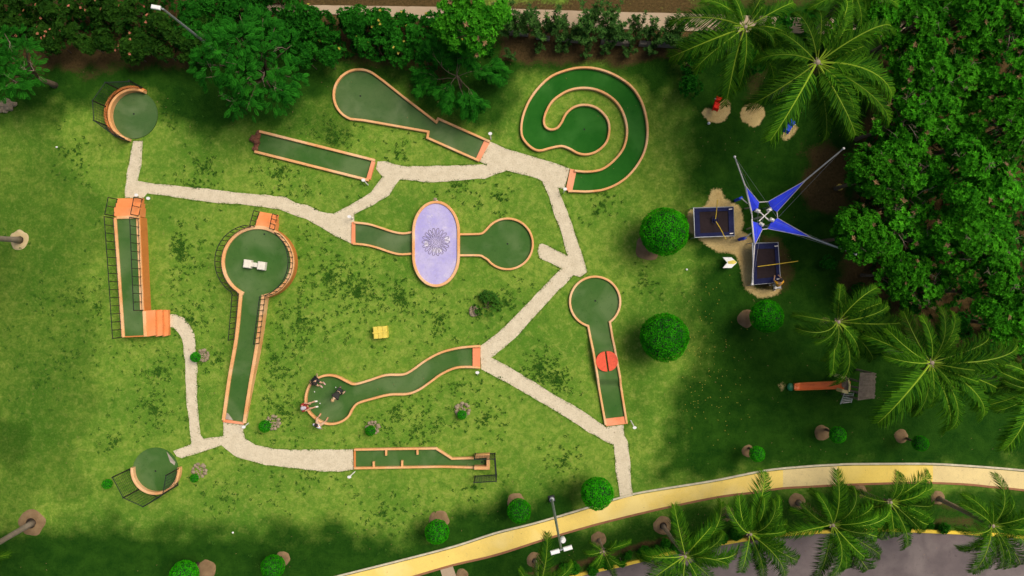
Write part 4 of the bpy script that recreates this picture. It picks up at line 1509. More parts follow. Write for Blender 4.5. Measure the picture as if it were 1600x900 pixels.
gB = 'clipped ball trees on the lawn'
big = ball_tree(71, 1.42, 2.0, 9000, 0.10, gB)
big['label'] = 'large clipped ball tree left of the dark trampoline'
big.location = at_crown(1038, 362, 2.0)
dup(big, at_crown(1038, 527, 2.0), 2.1, 1.0, 'large clipped ball tree beside the keyhole lane with the red disc')
med = ball_tree(72, 0.95, 1.9, 5000, 0.09, gB)
med['label'] = 'mid sized clipped ball tree below the trampoline with the yellow shirted person'
med.location = at_crown(1198, 494, 1.9)
dup(med, at_crown(933, 771, 1.9), 1.0, 1.0, 'mid sized clipped ball tree at the yellow walkway where the gravel path meets it')
sml = ball_tree(73, 0.71, 1.55, 3600, 0.075, gB)
sml['label'] = 'small clipped ball tree left of the lamp post by the yellow walkway'
sml.location = at_crown(811, 798, 1.55)
dup(sml, at_crown(683, 831, 1.55), 1.2, 1.0, 'small clipped ball tree above the yellow walkway, nearest its lower left end')
dup(sml, at_crown(426, 886, 1.55), 2.4, 0.97, 'small clipped ball tree at the bottom edge, left of where the yellow walkway starts')
dup(sml, at_crown(291, 896, 1.55), 3.9, 1.15, 'clipped ball tree cut off by the bottom edge, below the black netted round green')
tin = ball_tree(74, 0.46, 1.5, 2200, 0.06, gB)
tin['label'] = 'tiny clipped ball tree with round soil bed, leftmost of those above the walkway right half'
tin.location = at_crown(1183, 709, 1.5)
dup(tin, at_crown(1308, 679, 1.5), 1.7, 1.05, 'tiny clipped ball tree just below the orange slide and plank roof')
dup(tin, at_crown(1438, 693, 1.5), 2.9, 1.0, 'tiny clipped ball tree below the drooping fronds of the palm right of the slide')
ltl = ball_tree(75, 0.36, 0.55, 1500, 0.06, 'little round shrubs by stone rings')
ltl['label'] = 'little round shrub right of the ramp, by its stone ring'
ltl.location = at_crown(414, 666, 0.55)
for px, py, s, lab in ((579, 673, 0.85, 'little round shrub between the wavy lane and the lane with baffles'), (722, 648, 0.8, 'little round shrub under the middle of the wavy lane, right of the other shrub there'),
                       (306, 558, 0.85, 'little round shrub beside the narrow gravel path below the raised lane'), (304, 747, 0.7, 'little round shrub right of the black netted round green'),
                       (168, 756, 0.8, 'little round shrub left of the black netted round green')):
    dup(ltl, at_crown(px, py, 0.5 * s), random.uniform(0, 6), s, lab)
low = bush('flat dark green clump of plants below the lilac pool', 76, 0.95, 0.4, 'leaf_weed', 'ground_plant', None, 260, 0.16, 0.07, 'plant')
low.location = at_crown(762, 480, 0.2)

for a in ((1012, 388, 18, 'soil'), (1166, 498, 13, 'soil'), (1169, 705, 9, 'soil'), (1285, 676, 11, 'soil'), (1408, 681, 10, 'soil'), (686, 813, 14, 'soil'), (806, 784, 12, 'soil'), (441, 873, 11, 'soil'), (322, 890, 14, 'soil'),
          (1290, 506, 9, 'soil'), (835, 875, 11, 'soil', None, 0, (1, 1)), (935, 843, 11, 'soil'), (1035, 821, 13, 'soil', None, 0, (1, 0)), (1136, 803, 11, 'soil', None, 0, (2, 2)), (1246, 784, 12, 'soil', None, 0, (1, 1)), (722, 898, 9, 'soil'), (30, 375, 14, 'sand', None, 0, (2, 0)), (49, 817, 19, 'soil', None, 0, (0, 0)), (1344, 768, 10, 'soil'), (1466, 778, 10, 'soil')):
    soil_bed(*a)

def stone_ring(px, py, r, seed, label):
    random.seed(seed)
    t = thing('stone_ring', label, 'stone ring', (0, 0, 0), 0, 'stone rings round the little shrubs')
    c = W(px, py)
    for k in range(11):
        a = 2 * PI * k / 11 + random.uniform(-0.15, 0.15)
        mb = MB()
        rock(mb, (c.x + math.cos(a) * r / PPM, c.y + math.sin(a) * r / PPM, 0.05), (random.uniform(0.09, 0.14), random.uniform(0.09, 0.14), 0.09), seed + k, 8, 5)
        mb.build('stone', M['stone'], t)
    mb = MB()
    for k in range(30):
        q = random.uniform(0, 1) ** 0.5 * (r / PPM - 0.08); a = random.uniform(0, 6.28)
        rock(mb, (c.x + math.cos(a) * q, c.y + math.sin(a) * q, 0.03), (0.06, 0.05, 0.03), k, 6, 4)
    mb.build('gravel_fill', M['stone'], t)
    settle(t)

stone_ring(427, 660, 10, 1, 'small stone ring with brown fill beside the ramp foot')
stone_ring(583, 668, 9, 2, 'small stone ring above the lane with baffles')
stone_ring(723, 640, 10, 3, 'small stone ring below the wavy lane, farthest right of the rings')
stone_ring(318, 555, 8, 4, 'small stone ring beside the narrow curving gravel path')
stone_ring(312, 735, 10, 5, 'pale stone ring below the gravel fork near the netted round green')
stone_ring(741, 486, 6, 6, 'tiny stone ring at the dark plants below the lilac pool')

# ---- palms
def frond_mesh(seed, pitch, bend, n=112, roll=0.0):
    """a frond of about unit reach along +x: returns leaflets and midrib as one mesh with two materials"""
    random.seed(seed)
    mb = MB()
    pts = []
    p = Vector((0.03, 0, 0)); a = pitch
    steps = 16
    sway = random.uniform(-0.55, 0.55)
    yaw = 0.0
    for i in range(steps + 1):
        pts.append(p.copy())
        p = p + Vector((math.cos(a) * math.cos(yaw), math.cos(a) * math.sin(yaw), math.sin(a))) / steps
        a -= bend / steps * (0.5 + i / steps)
        yaw += sway / steps
    def at(s):
        f = s * steps; i = min(steps - 1, int(f))
        return pts[i].lerp(pts[i + 1], f - i), (pts[i + 1] - pts[i]).normalized()
    for k in range(n):
        s = 0.13 + 0.87 * (k / (n - 1))
        q, d = at(s)
        side = Vector((0, 0, 1)).cross(d)
        side = side.normalized() if side.length > 1e-3 else Vector((0, 1, 0))
        up = d.cross(side).normalized()
        ln = 0.26 * (0.35 + 0.65 * math.sin(PI * min(1.0, 0.12 + s * 0.80)))
        if s > 0.93: ln *= 0.8
        for sg in (-1, 1):
            if random.random() < 0.04:
                continue
            fw = 0.7 + 0.8 * s + random.uniform(-0.2, 0.25)
            l = (side * sg + d * fw + up * random.uniform(-0.15, 0.22)).normalized()
            L = ln * random.uniform(0.72, 1.22)
            m = q + l * (L * 0.5)
            l2 = (l + Vector((0, 0, -1)) * random.uniform(0.7, 1.6)).normalized()
            e = m + l2 * (L * 0.52)
            wv = d * 0.0056
            mb.tint = max(0, min(1, random.gauss(0.40, 0.28) + (0.25 if s > 0.8 else 0)))
            mb.add([q - wv * 0.6, q + wv * 0.6, m + wv, m - wv, e], [[0, 1, 2, 3], [3, 2, 4]], 0)
    mb.tint = 0.6
    mb.tube(pts, [0.0085 * (1 - 0.85 * i / steps) + 0.001 for i in range(steps + 1)], 4, 1)
    reach = max(math.hypot(pp.x, pp.y) for pp in pts)
    return mb, reach

FR = []
for i, (pt, bd) in enumerate([(0.95, 1.9), (0.62, 1.75), (0.45, 1.6), (0.28, 1.4), (0.05, 1.1), (0.72, 2.3), (0.55, 1.5), (0.35, 1.7)]):
    mb, reach = frond_mesh(100 + i, pt, bd)
    me_o = mb.build('frond', [M['frond'], M['rachis']])
    FR.append((me_o.data, reach))
    bpy.data.objects.remove(me_o)
mb, reach = frond_mesh(120, 0.2, 1.5, 60)
DF = mb.build('dead_frond', [M['dead_frond'], M['dead_twig']])
DF_DATA = DF.data
bpy.data.objects.remove(DF)


def palm(label, base, top, z, fr, seed, trunk_r=0.13, extra=10, bend=0.0):
    random.seed(seed)
    b = W(*base)
    c = W(top[0], top[1], z)
    t = thing('palm_tree', label, 'palm tree', (b.x, b.y, 0), 0, 'coconut palms round the lawn')
    d = Vector((c.x - b.x, c.y - b.y, z))
    pts, rr = [], []
    for i in range(11):
        s = i / 10
        q = Vector((d.x * s ** 1.15, d.y * s ** 1.15, z * s - 0.1 * (1 - s)))
        pts.append(q)
        rr.append(trunk_r * (1.55 if i == 0 else 1.15 - 0.3 * s) * (1 + 0.04 * (i % 2)))
    mb = MB(); mb.tube(pts, rr, 10)
    mb.build('trunk', M['trunk'], t, True)
    mb = MB()
    for k in range(9):
        a = 2 * PI * k / 9
        e = Vector((d.x + 0.22 * math.cos(a), d.y + 0.22 * math.sin(a), z - 0.05 + random.uniform(-0.1, 0.15)))
        mb.tube([Vector((d.x, d.y, z - 0.25)), e], [0.06, 0.03], 5)
    mb.build('crown_heart', M['dead_twig'], t)
    L = list(fr)
    for k in range(extra):
        L.append((random.uniform(0, 360), random.uniform(0.5, 1.0) * sum(f[1] for f in fr) / len(fr)))
    for az, ln in L:
        reach = ln / PPM * (1 - z / H)
        long_ = ln > 75
        i = random.choice([1, 2, 3, 6, 7]) if long_ else random.choice([0, 1, 5, 2, 7])
        me, rc = FR[i]
        s = reach / rc
        o = bpy.data.objects.new('frond', me); COL.objects.link(o)
        o.parent = t
        o.location = (d.x, d.y, z - 0.05)
        o.rotation_euler = (random.uniform(-0.35, 0.35), random.uniform(-0.14, 0.16), R(az) + random.uniform(-0.07, 0.07))
        s2 = min(s, 4.4)
        o.scale = (s, s2 * random.uniform(0.85, 1.2), s2 * random.uniform(0.85, 1.2))
    for k in range(random.choice([1, 2, 2, 3])):
        az = random.uniform(0, 360)
        o = bpy.data.objects.new('dead_frond', DF_DATA); COL.objects.link(o)
        o.parent = t
        o.location = (d.x, d.y, z - 0.2)
        o.rotation_euler = (random.uniform(-0.3, 0.3), random.uniform(0.5, 1.0), R(az))
        s = 0.62 * sum(f[1] for f in fr) / len(fr) / PPM
        o.scale = (s, s, s)
    return t

palm('tall palm at the top, its crown over the right end of the concrete path', (1139, 80), (1165, 42), 7.0, [(167, 118), (196, 121), (229, 100), (252, 118), (20, 80), (320, 52), (125, 50), (72, 68), (140, 80), (345, 66), (275, 90), (300, 100)], 81)
palm('largest palm, top right, its fronds over the blue spring rider', (1205, 150), (1278, 97), 8.0, [(172, 95), (214, 125), (233, 145), (272, 122), (300, 110), (322, 150), (359, 122), (25, 130), (63, 118), (83, 105), (112, 88), (146, 80), (286, 128), (332, 110), (10, 110), (45, 100), (195, 85), (345, 130)], 82, 0.16, 3)
palm('palm cut off by the top edge, between the largest palm and the thicket', (1265, 60), (1330, -18), 7.5, [(241, 60), (300, 70), (337, 80), (205, 75), (270, 60), (20, 70), (160, 60)], 83)
palm('palm above the orange slide, leaning from a small soil patch', (1290, 507), (1310, 503), 6.0, [(251, 84), (284, 104), (320, 85), (332, 114), (352, 102), (51, 74), (33, 82), (82, 38), (305, 70), (10, 80), (235, 50)], 84)
palm('wide palm right of the slide roof, its crown over open lawn', (1385, 548), (1456, 567), 7.5, [(129, 88), (227, 126), (283, 118), (298, 116), (76, 88), (58, 92), (29, 114), (8, 145), (359, 140), (344, 135), (326, 130), (333, 80), (100, 76), (313, 90), (270, 70), (45, 75)], 85, 0.15)
palm('palm cut off by the right edge, drooping over the lawn below the wide palm', (1500, 585), (1622, 600), 7.0, [(230, 118), (207, 95), (250, 100), (280, 90), (180, 80), (150, 80), (60, 80), (20, 80)], 86)
palm('palm at the bottom edge left of the others, one long frond reaching the walkway', (836, 876), (843, 916), 4.5, [(78, 80), (30, 62), (150, 40), (200, 60), (250, 60), (310, 60), (0, 60)], 87, 0.1, 2)
palm('smallest palm, on the verge above the low roadside hedge', (936, 844), (943, 862), 3.4, [(28, 46), (180, 32), (262, 28), (308, 40), (225, 30), (60, 28), (330, 38), (140, 26)], 88, 0.09, 2)
palm('palm leaning over the left end of the road, right of the smallest palm', (1036, 822), (1071, 870), 5.5, [(100, 86), (36, 100), (1, 90), (194, 72), (323, 62), (300, 60), (22, 75), (260, 62), (220, 60), (345, 80), (55, 70)], 89, 0.11)
palm('palm over the road kerb with two fronds reaching onto the yellow walkway', (1137, 804), (1173, 835), 5.0, [(121, 74), (75, 98), (28, 78), (14, 66), (290, 66), (276, 72), (346, 68), (247, 62), (326, 84), (51, 56), (312, 74)], 90, 0.11)
palm('palm above the middle of the road, left of the brighter yellow walkway section', (1247, 785), (1302, 821), 5.5, [(80, 87), (54, 68), (153, 58), (183, 82), (241, 85), (290, 84), (312, 102), (323, 98), (348, 96), (10, 95), (253, 70), (278, 70), (30, 64)], 91, 0.12)
palm('palm below the brighter yellow walkway section, dark crown beside the road kerb', (1345, 768), (1392, 785), 5.0, [(97, 52), (41, 78), (12, 66), (347, 78), (285, 82), (270, 58), (325, 72), (200, 48), (25, 80), (0, 70), (335, 80)], 92, 0.11)
palm('palm at the right end of the road, one frond reaching the beige walkway', (1467, 779), (1552, 822), 5.8, [(87, 84), (143, 64), (34, 66), (238, 80), (278, 74), (310, 84), (353, 72), (125, 46), (180, 56), (20, 70), (295, 70)], 93, 0.12)
palm('palm trunk in a pale soil ring at the left edge, crown outside the picture', (31, 375), (-120, 366), 8.5, [(40, 90), (100, 90), (150, 100), (180, 100), (200, 100), (260, 90), (320, 90)], 94, 0.15)
palm('palm trunk in a brown soil ring near the lower left corner, crown outside the picture', (51, 817), (-55, 880), 6.5, [(20, 70), (100, 90), (150, 90), (180, 90), (240, 90), (300, 80)], 95, 0.15)

# ---- weeds and little flowers: uncountable ground cover
def weeds():
    random.seed(77)
    mb = MB()
    CL = [(280, 390, 60, 150), (255, 445, 45, 90), (560, 455, 60, 190), (515, 430, 45, 110), (470, 500, 75, 160), (625, 465, 45, 90), (525, 220, 42, 110), (440, 268, 55, 80), (650, 670, 70, 80),
          (760, 655, 50, 60), (720, 600, 60, 60), (845, 575, 38, 110), (870, 595, 30, 90), (600, 800, 90, 90), (100, 560, 70, 40), (250, 580, 50, 80), (240, 640, 55, 90), (180, 690, 50, 50), (400, 610, 50, 60),
          (790, 470, 40, 50), (940, 320, 40, 40), (300, 290, 40, 40), (320, 260, 40, 40), (260, 180, 25, 20), (120, 240, 60, 50), (430, 560, 60, 90), (440, 640, 50, 90), (620, 240, 60, 40), (780, 310, 40, 30), (480, 740, 90, 60),
          (350, 780, 80, 60), (880, 720, 45, 50), (690, 500, 60, 70), (300, 500, 40, 60), (340, 560, 40, 40), (720, 290, 60, 40), (1010, 440, 50, 25), (430, 400, 300, 260), (620, 640, 300, 200), (150, 480, 160, 110), (85, 470, 60, 25), (60, 600, 60, 25), (740, 760, 60, 40)]
    for cx, cy, r, n in CL:
        for k in range(n):
            a = random.uniform(0, 6.28); q = abs(random.gauss(0, 0.55)) * r
            px, py = cx + q * math.cos(a), cy + q * math.sin(a)
            if pt_in(NET1, px, py) or pt_in(NET2, px, py) or on_lane(px, py):
                continue
            c = W(px, py)
            s = random.uniform(0.03, 0.12) if random.random() < 0.88 else random.uniform(0.12, 0.25)
            for j in range(int(4 + s * 60)):
                d = Vector((random.uniform(-1, 1), random.uniform(-1, 1), random.uniform(0.1, 0.6))).normalized()
                mb.tint = random.random()
                mb.leaf(Vector((c.x + random.gauss(0, s * 0.45), c.y + random.gauss(0, s * 0.45), random.uniform(0, 0.03))), d, Vector((0, 0, 1)), random.uniform(0.06, 0.12), 0.045, 0.2)
    tag(mb.build('weeds', M['leaf_weed']), 'scattered dark low weeds in the lawn', None, None, 'stuff')
    mb = MB()
    for k in range(190):
        px, py = random.gauss(1105, 32), random.gauss(575, 60)
        if px < 1066: continue
        c = W(px, py)
        mb.tint = random.random()
        rosette(mb, Vector((c.x, c.y, 0.03)), Vector((0, 0, 1)), 3, random.uniform(0.02, 0.04), 0.03, spread=0.3)
    tag(mb.build('flower_scatter', M['flower_yellow']), 'tiny yellow blossoms scattered over the shaded lawn', None, None, 'stuff')

BOXES = [(160, 120, 250, 225), (395, 200, 590, 288), (515, 100, 770, 256), (810, 100, 1016, 302), (160, 305, 266, 530), (338, 330, 466, 666), (548, 310, 722, 450), (716, 338, 838, 424), (885, 428, 974, 515), (915, 500, 985, 668), (548, 697, 780, 757), (172, 698, 286, 792)]


def on_lane(px, py):
    for x0, y0, x1, y1 in BOXES:
        if x0 < px < x1 and y0 < py < y1:
            if (x0, y0) == (395, 200):
                return abs((py - 203) - (px - 405) * 0.252 - 17) < 24
            if (x0, y0) == (515, 100):
                return py < 190 + (px - 545) * 0.18 and py > 108 + (px - 583) * 0.75 if px < 690 else True
            if (x0, y0) == (548, 310) and px < 640:
                return 344 < py < 402
            if (x0, y0) == (338, 330) and py > 470:
                return px < 425 - (py - 470) * 0.1 and px > 365 - (py - 470) * 0.12
            return True
    # wavy lane
    if 472 < px < 752 and 538 < py < 668:
        lo = 595 if px > 580 else 668
        return (px < 560) or (abs((py - 600) + (px - 600) * 0.30) < 28)
    return False

weeds()


def path_tufts():
    """grass growing over the edges of the gravel"""
    random.seed(91)
    mb = MB()
    for poly in (NET1, NET2):
        for a, b in zip(poly, poly[1:] + poly[:1]):
            L = math.hypot(b[0] - a[0], b[1] - a[1])
            for k in range(int(L * 1.1)):
                f = random.random()
                px, py = a[0] + (b[0] - a[0]) * f + random.gauss(0, 0.9), a[1] + (b[1] - a[1]) * f + random.gauss(0, 0.9)
                if noise.noise(Vector((px * 0.07, py * 0.07, 2))) < -0.05 and random.random() < 0.8:
                    continue
                c = W(px, py)
                for j in range(4):
                    mb.tint = random.random()
                    d = Vector((random.uniform(-1, 1), random.uniform(-1, 1), random.uniform(0.2, 0.9))).normalized()
                    mb.leaf(Vector((c.x + random.gauss(0, 0.03), c.y + random.gauss(0, 0.03), 0.0)), d, Vector((0, 0, 1)), random.uniform(0.04, 0.085), 0.022, 0.1)
    tag(mb.build('grass_tufts', M['grass_tuft']), 'grass tufts creeping over the edges of the gravel paths', None, None, 'stuff')
    mb = MB()
    for k in range(600):
        px, py = random.uniform(0, 1600), random.uniform(40, 900)
        if random.random() < 0.5:
            px = random.choice([random.gauss(1250, 120), random.gauss(560, 160), random.gauss(1150, 160)]); py = random.choice([random.gauss(150, 70), random.gauss(560, 120), random.gauss(820, 40)])
        c = W(px, py)
        mb.tint = random.random()
        a = random.uniform(0, 6.28)
        mb.leaf(Vector((c.x, c.y, 0.075)), Vector((math.cos(a), math.sin(a), 0.05)).normalized(), Vector((0, 0, 1)), random.uniform(0.05, 0.11), 0.04, 0.15)
    tag(mb.build('fallen_leaves', M['dead_leaf']), 'small dry leaves scattered over lawn and paths', None, None, 'stuff')
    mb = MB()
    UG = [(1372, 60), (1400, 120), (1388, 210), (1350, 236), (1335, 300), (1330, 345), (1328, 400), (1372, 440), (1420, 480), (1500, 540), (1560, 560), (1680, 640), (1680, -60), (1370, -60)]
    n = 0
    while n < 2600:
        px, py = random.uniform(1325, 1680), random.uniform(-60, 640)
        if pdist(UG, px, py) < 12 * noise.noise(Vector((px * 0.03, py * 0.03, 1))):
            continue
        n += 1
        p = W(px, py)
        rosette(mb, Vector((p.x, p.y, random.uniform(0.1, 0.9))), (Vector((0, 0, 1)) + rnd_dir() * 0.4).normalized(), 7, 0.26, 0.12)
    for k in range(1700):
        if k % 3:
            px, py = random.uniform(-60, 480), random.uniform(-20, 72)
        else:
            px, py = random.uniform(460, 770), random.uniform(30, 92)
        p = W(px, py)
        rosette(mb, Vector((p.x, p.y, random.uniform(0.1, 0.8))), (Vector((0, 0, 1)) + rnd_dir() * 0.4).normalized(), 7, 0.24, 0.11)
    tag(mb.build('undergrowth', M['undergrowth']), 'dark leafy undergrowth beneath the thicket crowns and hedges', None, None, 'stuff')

path_tufts()

# ================================================================== PROPS
def one(mb, name, mat, label, cat, group=None, smooth=False):
    o = mb.build(name, mat, None, smooth)
    tag(o, label, cat, group)
    return settle(o)

# hole markers
def marker(base, tip, label, size=0.08):
    b, = [W(*base)]
    z = 0.75
    e = W(tip[0], tip[1], z)
    t = thing('hole_marker', label, 'hole marker', (0, 0, 0), 0, 'white hole markers beside the tees')
    mb = MB(); mb.tube([Vector((b.x, b.y, -0.05)), e], 0.034, 7)
    mb.build('post', M['white'], t)
    mb = MB()
    d = (e - b).normalized()
    q = Quaternion((0, 0, 1), 0.4)
    for k in range(1):
        c = e + Vector((0, 0, 0.02))
        n = 14
        v = []
        for h in (0, 0.035):
            for i in range(n):
                a = 2 * PI * i / n
                v.append((c.x + size * 1.5 * math.cos(a), c.y + size * 1.15 * math.sin(a) , c.z + h + 0.25 * size * math.sin(a)))
        f = [[i, (i + 1) % n, n + (i + 1) % n, n + i] for i in range(n)] + [list(range(n))[::-1], [n + i for i in range(n)]]
        mb.add(v, f)
    mb.build('sign_disc', M['white'], t)
    settle(t)

marker((767, 218), (766, 209), 'white hole marker at the tee of the teardrop lane')
marker((575, 289), (568, 281.5), 'white hole marker at the tee of the straight rock ended lane')
marker((880.5, 301), (883, 295.5), 'white hole marker at the tee of the spiral lane')
marker((213, 304.5), (213.5, 304.8), 'white hole marker at the top of the raised lane steps')
marker((228, 311), (232, 310), 'white hole marker leaning right of the raised lane steps')
marker((552, 342), (546, 338.5), 'white hole marker at the tee of the lilac pool lane')
marker((746, 585.5), (746, 582), 'white hole marker at the tee of the wavy lane')
marker((985.5, 657), (991.5, 668), 'white hole marker at the tee of the red disc lane')
marker((554.5, 737), (546, 745), 'white hole marker at the tee of the baffle lane')
marker((388, 661), (381, 667), 'white hole marker at the foot of the ramp')

# yellow crate on the lawn
def crate():
    t = thing('yellow_crate', 'square pale yellow crate standing alone on the lawn below the pool', 'crate')
    c = W(595, 519, 0.3)
    mb = MB(); mb.box((c.x, c.y, 0.27), (0.86, 0.72, 0.54), R(5), 0, 0.03)
    mb.build('box', M['yellow_plastic'], t)
    mb = MB()
    for dx in (-0.28, 0.0, 0.28):
        mb.box((c.x + dx, c.y + dx * 0.08, 0.56), (0.22, 0.74, 0.04), R(5), 0, 0.008)
    mb.box((c.x, c.y, 0.595), (0.9, 0.09, 0.03), R(5), 0, 0.008)
    mb.build('lid', M['yellow_plastic'], t)
    settle(t)
crate()

# trampolines
def trampoline(corners, label):
    z = 0.85
    t = thing('trampoline', label, 'trampoline', (0, 0, 0), 0, 'dark trampolines under the blue sails')
    P = WL(corners, z)
    c = sum(P, Vector()) / 4
    inn = [p + (c - p).normalized() * 0.42 for p in P]
    mb = MB(); mb.tube(P + [P[0]], 0.035, 7)
    mb.build('frame', M['grey_metal'], t)
    mb = MB()
    v, f = [], []
    for p, q in zip(P, inn):
        v += [(p.x, p.y, z + 0.02), (q.x, q.y, z + 0.05), (p.x, p.y, z - 0.05), (q.x, q.y, z - 0.03)]
    for i in range(4):
        j = (i + 1) % 4
        f += [[i * 4, i * 4 + 1, j * 4 + 1, j * 4], [i * 4, j * 4, j * 4 + 2, i * 4 + 2], [i * 4 + 1, i * 4 + 3, j * 4 + 3, j * 4 + 1]]
    mb.add(v, [x[::-1] for x in f])
    mb.build('edge_pad', M['navy'], t)
    mb = MB()
    n = 8
    v, f = [], []
    for i in range(n + 1):
        for j in range(n + 1):
            a = inn[0].lerp(inn[1], i / n); b = inn[3].lerp(inn[2], i / n)
            q = a.lerp(b, j / n)
            s = (math.sin(PI * i / n) * math.sin(PI * j / n))
            v.append((q.x, q.y, z - 0.0 - 0.07 * s))
    for i in range(n):
        for j in range(n):
            f.append([i * (n + 1) + j, i * (n + 1) + j + 1, (i + 1) * (n + 1) + j + 1, (i + 1) * (n + 1) + j])
    mb.add(v, f)
    mb.build('jump_mat', M['mat'], t, True)
    for p in P:
        d = (p - c); d.z = 0; d.normalize()
        mb = MB(); mb.tube([p, Vector((p.x + d.x * 0.03, p.y + d.y * 0.03, -0.05))], 0.035, 6)
        mb.build('leg', M['grey_metal'], t)
    for p in (P[1], P[2]):
        mb = MB()
        q = p + (c - p).normalized() * 0.25
        mb.box((q.x, q.y, z + 0.07), (0.22, 0.06, 0.05), 0.1, 0, 0.01)
        mb.build('strap', M['pole_white'], t)
    settle(t)

trampoline([(1083.5, 325), (1146, 323), (1147.5, 368.5), (1085.5, 371)], 'dark wide trampoline with navy edges left of the blue sails')
trampoline([(1175.5, 380), (1215.5, 379), (1219.5, 441), (1177, 445)], 'dark upright trampoline with navy edges below the blue sails')


def bungee():
    t = thing('bungee_rig', 'four armed white pole frame with blue triangular sails over the trampolines', 'bungee rig')
    zr = 1.7
    ring_px = [(1186, 316), (1200, 315), (1214, 331), (1215, 341), (1199, 357.5), (1191, 358.5), (1175.5, 346), (1174.5, 330)]
    ring = WL(ring_px, zr)
    mb = MB(); mb.tube(ring + [ring[0]], 0.032, 7)
    mb.build('ring', M['pole_white'], t)
    mid = W(1193, 338, zr)
    tips = [(1148, 245, (ring[0] + ring[7]) / 2, (1165, 291), (0, 7)), (1318, 232, (ring[1] + ring[2]) / 2, (1258.6, 281.7), (1, 2)),
            (1337, 397, (ring[3] + ring[4]) / 2, (1267, 371), (3, 4)), (1175, 444, (ring[5] + ring[6]) / 2, (1179, 383), (5, 6))]
    anchor = {0: ring[7], 3: ring[6]}
    for k, (px, py, st, sp, rc) in enumerate(tips):
        e = W(px, py, 5.0)
        st2 = W(1174.5, 334, zr) if k == 0 else (W(1174.5, 343, zr) if k == 3 else st)
        sz = 2.9
        s = W(sp[0], sp[1], sz)
        mb = MB(); mb.tube([st2, s + Vector((0, 0, -0.05)), e], [0.05, 0.045, 0.035], 8)
        mb.ball(tuple(e), 0.075, 8, 5)
        mb.build('mast', M['pole_white'], t)
        a, b = ring[rc[0]], ring[rc[1]]
        mdp = (a + b) / 2 + Vector((0, 0, 0.10))
        mdp = mdp.lerp(Vector((mid.x, mid.y, mdp.z)), 0.22)
        mb = MB()
        n = 8
        v, f = [], []
        for i in range(n + 1):
            for p in (a, mdp, b):
                q = p.lerp(s, i / n)
                v.append((q.x, q.y, q.z + 0.03 - 0.05 * math.sin(PI * i / n)))
        for i in range(n):
            for j in range(2):
                o = i * 3 + j
                f.append([o, o + 1, o + 4, o + 3])
        mb.add(v, f)
        sl = mb.build('sail', M['sail'], t)
        mb = MB()
        mb.tube([a + Vector((0, 0, 0.04)), s + Vector((0, 0, 0.05))], 0.018, 5)
        mb.tube([b + Vector((0, 0, 0.04)), s + Vector((0, 0, 0.05))], 0.018, 5)
        mb.build('sail_edge', M['pole_white'], t)
        mb = MB(); g = (a + b) / 2
        foot = Vector((g.x + (g.x - mid.x) * 0.15, g.y + (g.y - mid.y) * 0.15, -0.05))
        mb.tube([g, foot], 0.05, 7)
        mb.build('leg', M['grey_metal'], t)
        mb = MB(); mb.tube([e, Vector((ring[(rc[0] + 3) % 8].x, ring[(rc[0] + 3) % 8].y, zr))], 0.006, 4)
        mb.tube([e, mid + Vector((0, 0, 0.0))], 0.006, 4)
        mb.build('cable', M['grey_metal'], t)
    mb = MB()
    for dx, dy in ((0.32, 0.30), (0.32, -0.30)):
        mb.tube([mid + Vector((-dx, -dy, 0.12)), mid + Vector((dx, dy, 0.12))], 0.036, 6)
    mb.tube([mid, Vector((mid.x, mid.y, -0.05))], 0.06, 8)
    mb.build('centre_cross', M['pole_white'], t)
    for px, py, rot in ((1184, 329.5, 0.4), (1202, 328, -0.5), (1206, 343.5, 0.45), (1189.5, 350.5, 0.6)):
        c = W(px, py, 1.9)
        mb = MB(); mb.box((c.x, c.y, 1.88), (0.27, 0.19, 0.24), -rot, 0, 0.03)
        w = mb.build('winch', M['cream'], t)
        mb = MB(); mb.box((c.x, c.y, 2.03), (0.16, 0.10, 0.05), -rot, 0, 0.01)
        mb.build('motor_cap', M['grey_metal'], w)
    for sp, ep in (((1168, 318), (1158, 309.5)), ((1174, 364), (1164, 372))):
        a = W(sp[0], sp[1], 1.4); b = W(ep[0], ep[1], 1.0)
        mb = MB(); mb.tube([a, b], 0.035, 6)
        br = mb.build('brace', M['pole_white'], t)
        mb = MB(); mb.box((b.x, b.y, 0.5), (0.22, 0.16, 1.0), 0.5, 0, 0.02)
        mb.build('control_post', M['blue_plastic'], br)
    settle(t)
bungee()


def rope(pts, label):
    mb = MB()
    P = catmull([W(*p) for p in pts], False, 6)
    mb.tube(P, 0.026, 6)
    one(mb, 'bungee_rope', M['yellow_rope'], label, 'rope', 'yellow bungee ropes')
rope([(1121, 312, 2.0), (1119.5, 330, 1.4), (1118, 342, 1.15)], 'yellow rope running up from the middle of the wide trampoline')
rope([(1118.5, 346, 1.1), (1126, 358, 1.35), (1134, 374, 1.9)], 'yellow rope running down across the edge of the wide trampoline')
rope([(1184, 416.5, 1.15), (1215, 412.5, 1.5), (1247, 408, 2.0)], 'yellow rope across the upright trampoline')
# harness lying on the wide trampoline
mb = MB()
c = W(1117.5, 343.5, 0.95)
for k in range(3):
    a = k * 2.1
    mb.tube([Vector((c.x + 0.14 * math.cos(a + 2 * PI * i / 10) + 0.08 * math.cos(a), c.y + 0.14 * math.sin(a + 2 * PI * i / 10) + 0.08 * math.sin(a), 0.88 + 0.02 * k)) for i in range(11)], 0.02, 5)
mb.box((c.x, c.y, 0.93), (0.16, 0.1, 0.08), 0.3, 0, 0.02)
one(mb, 'harness', M['navy'], 'dark jumping harness lying in the middle of the wide trampoline', 'harness')


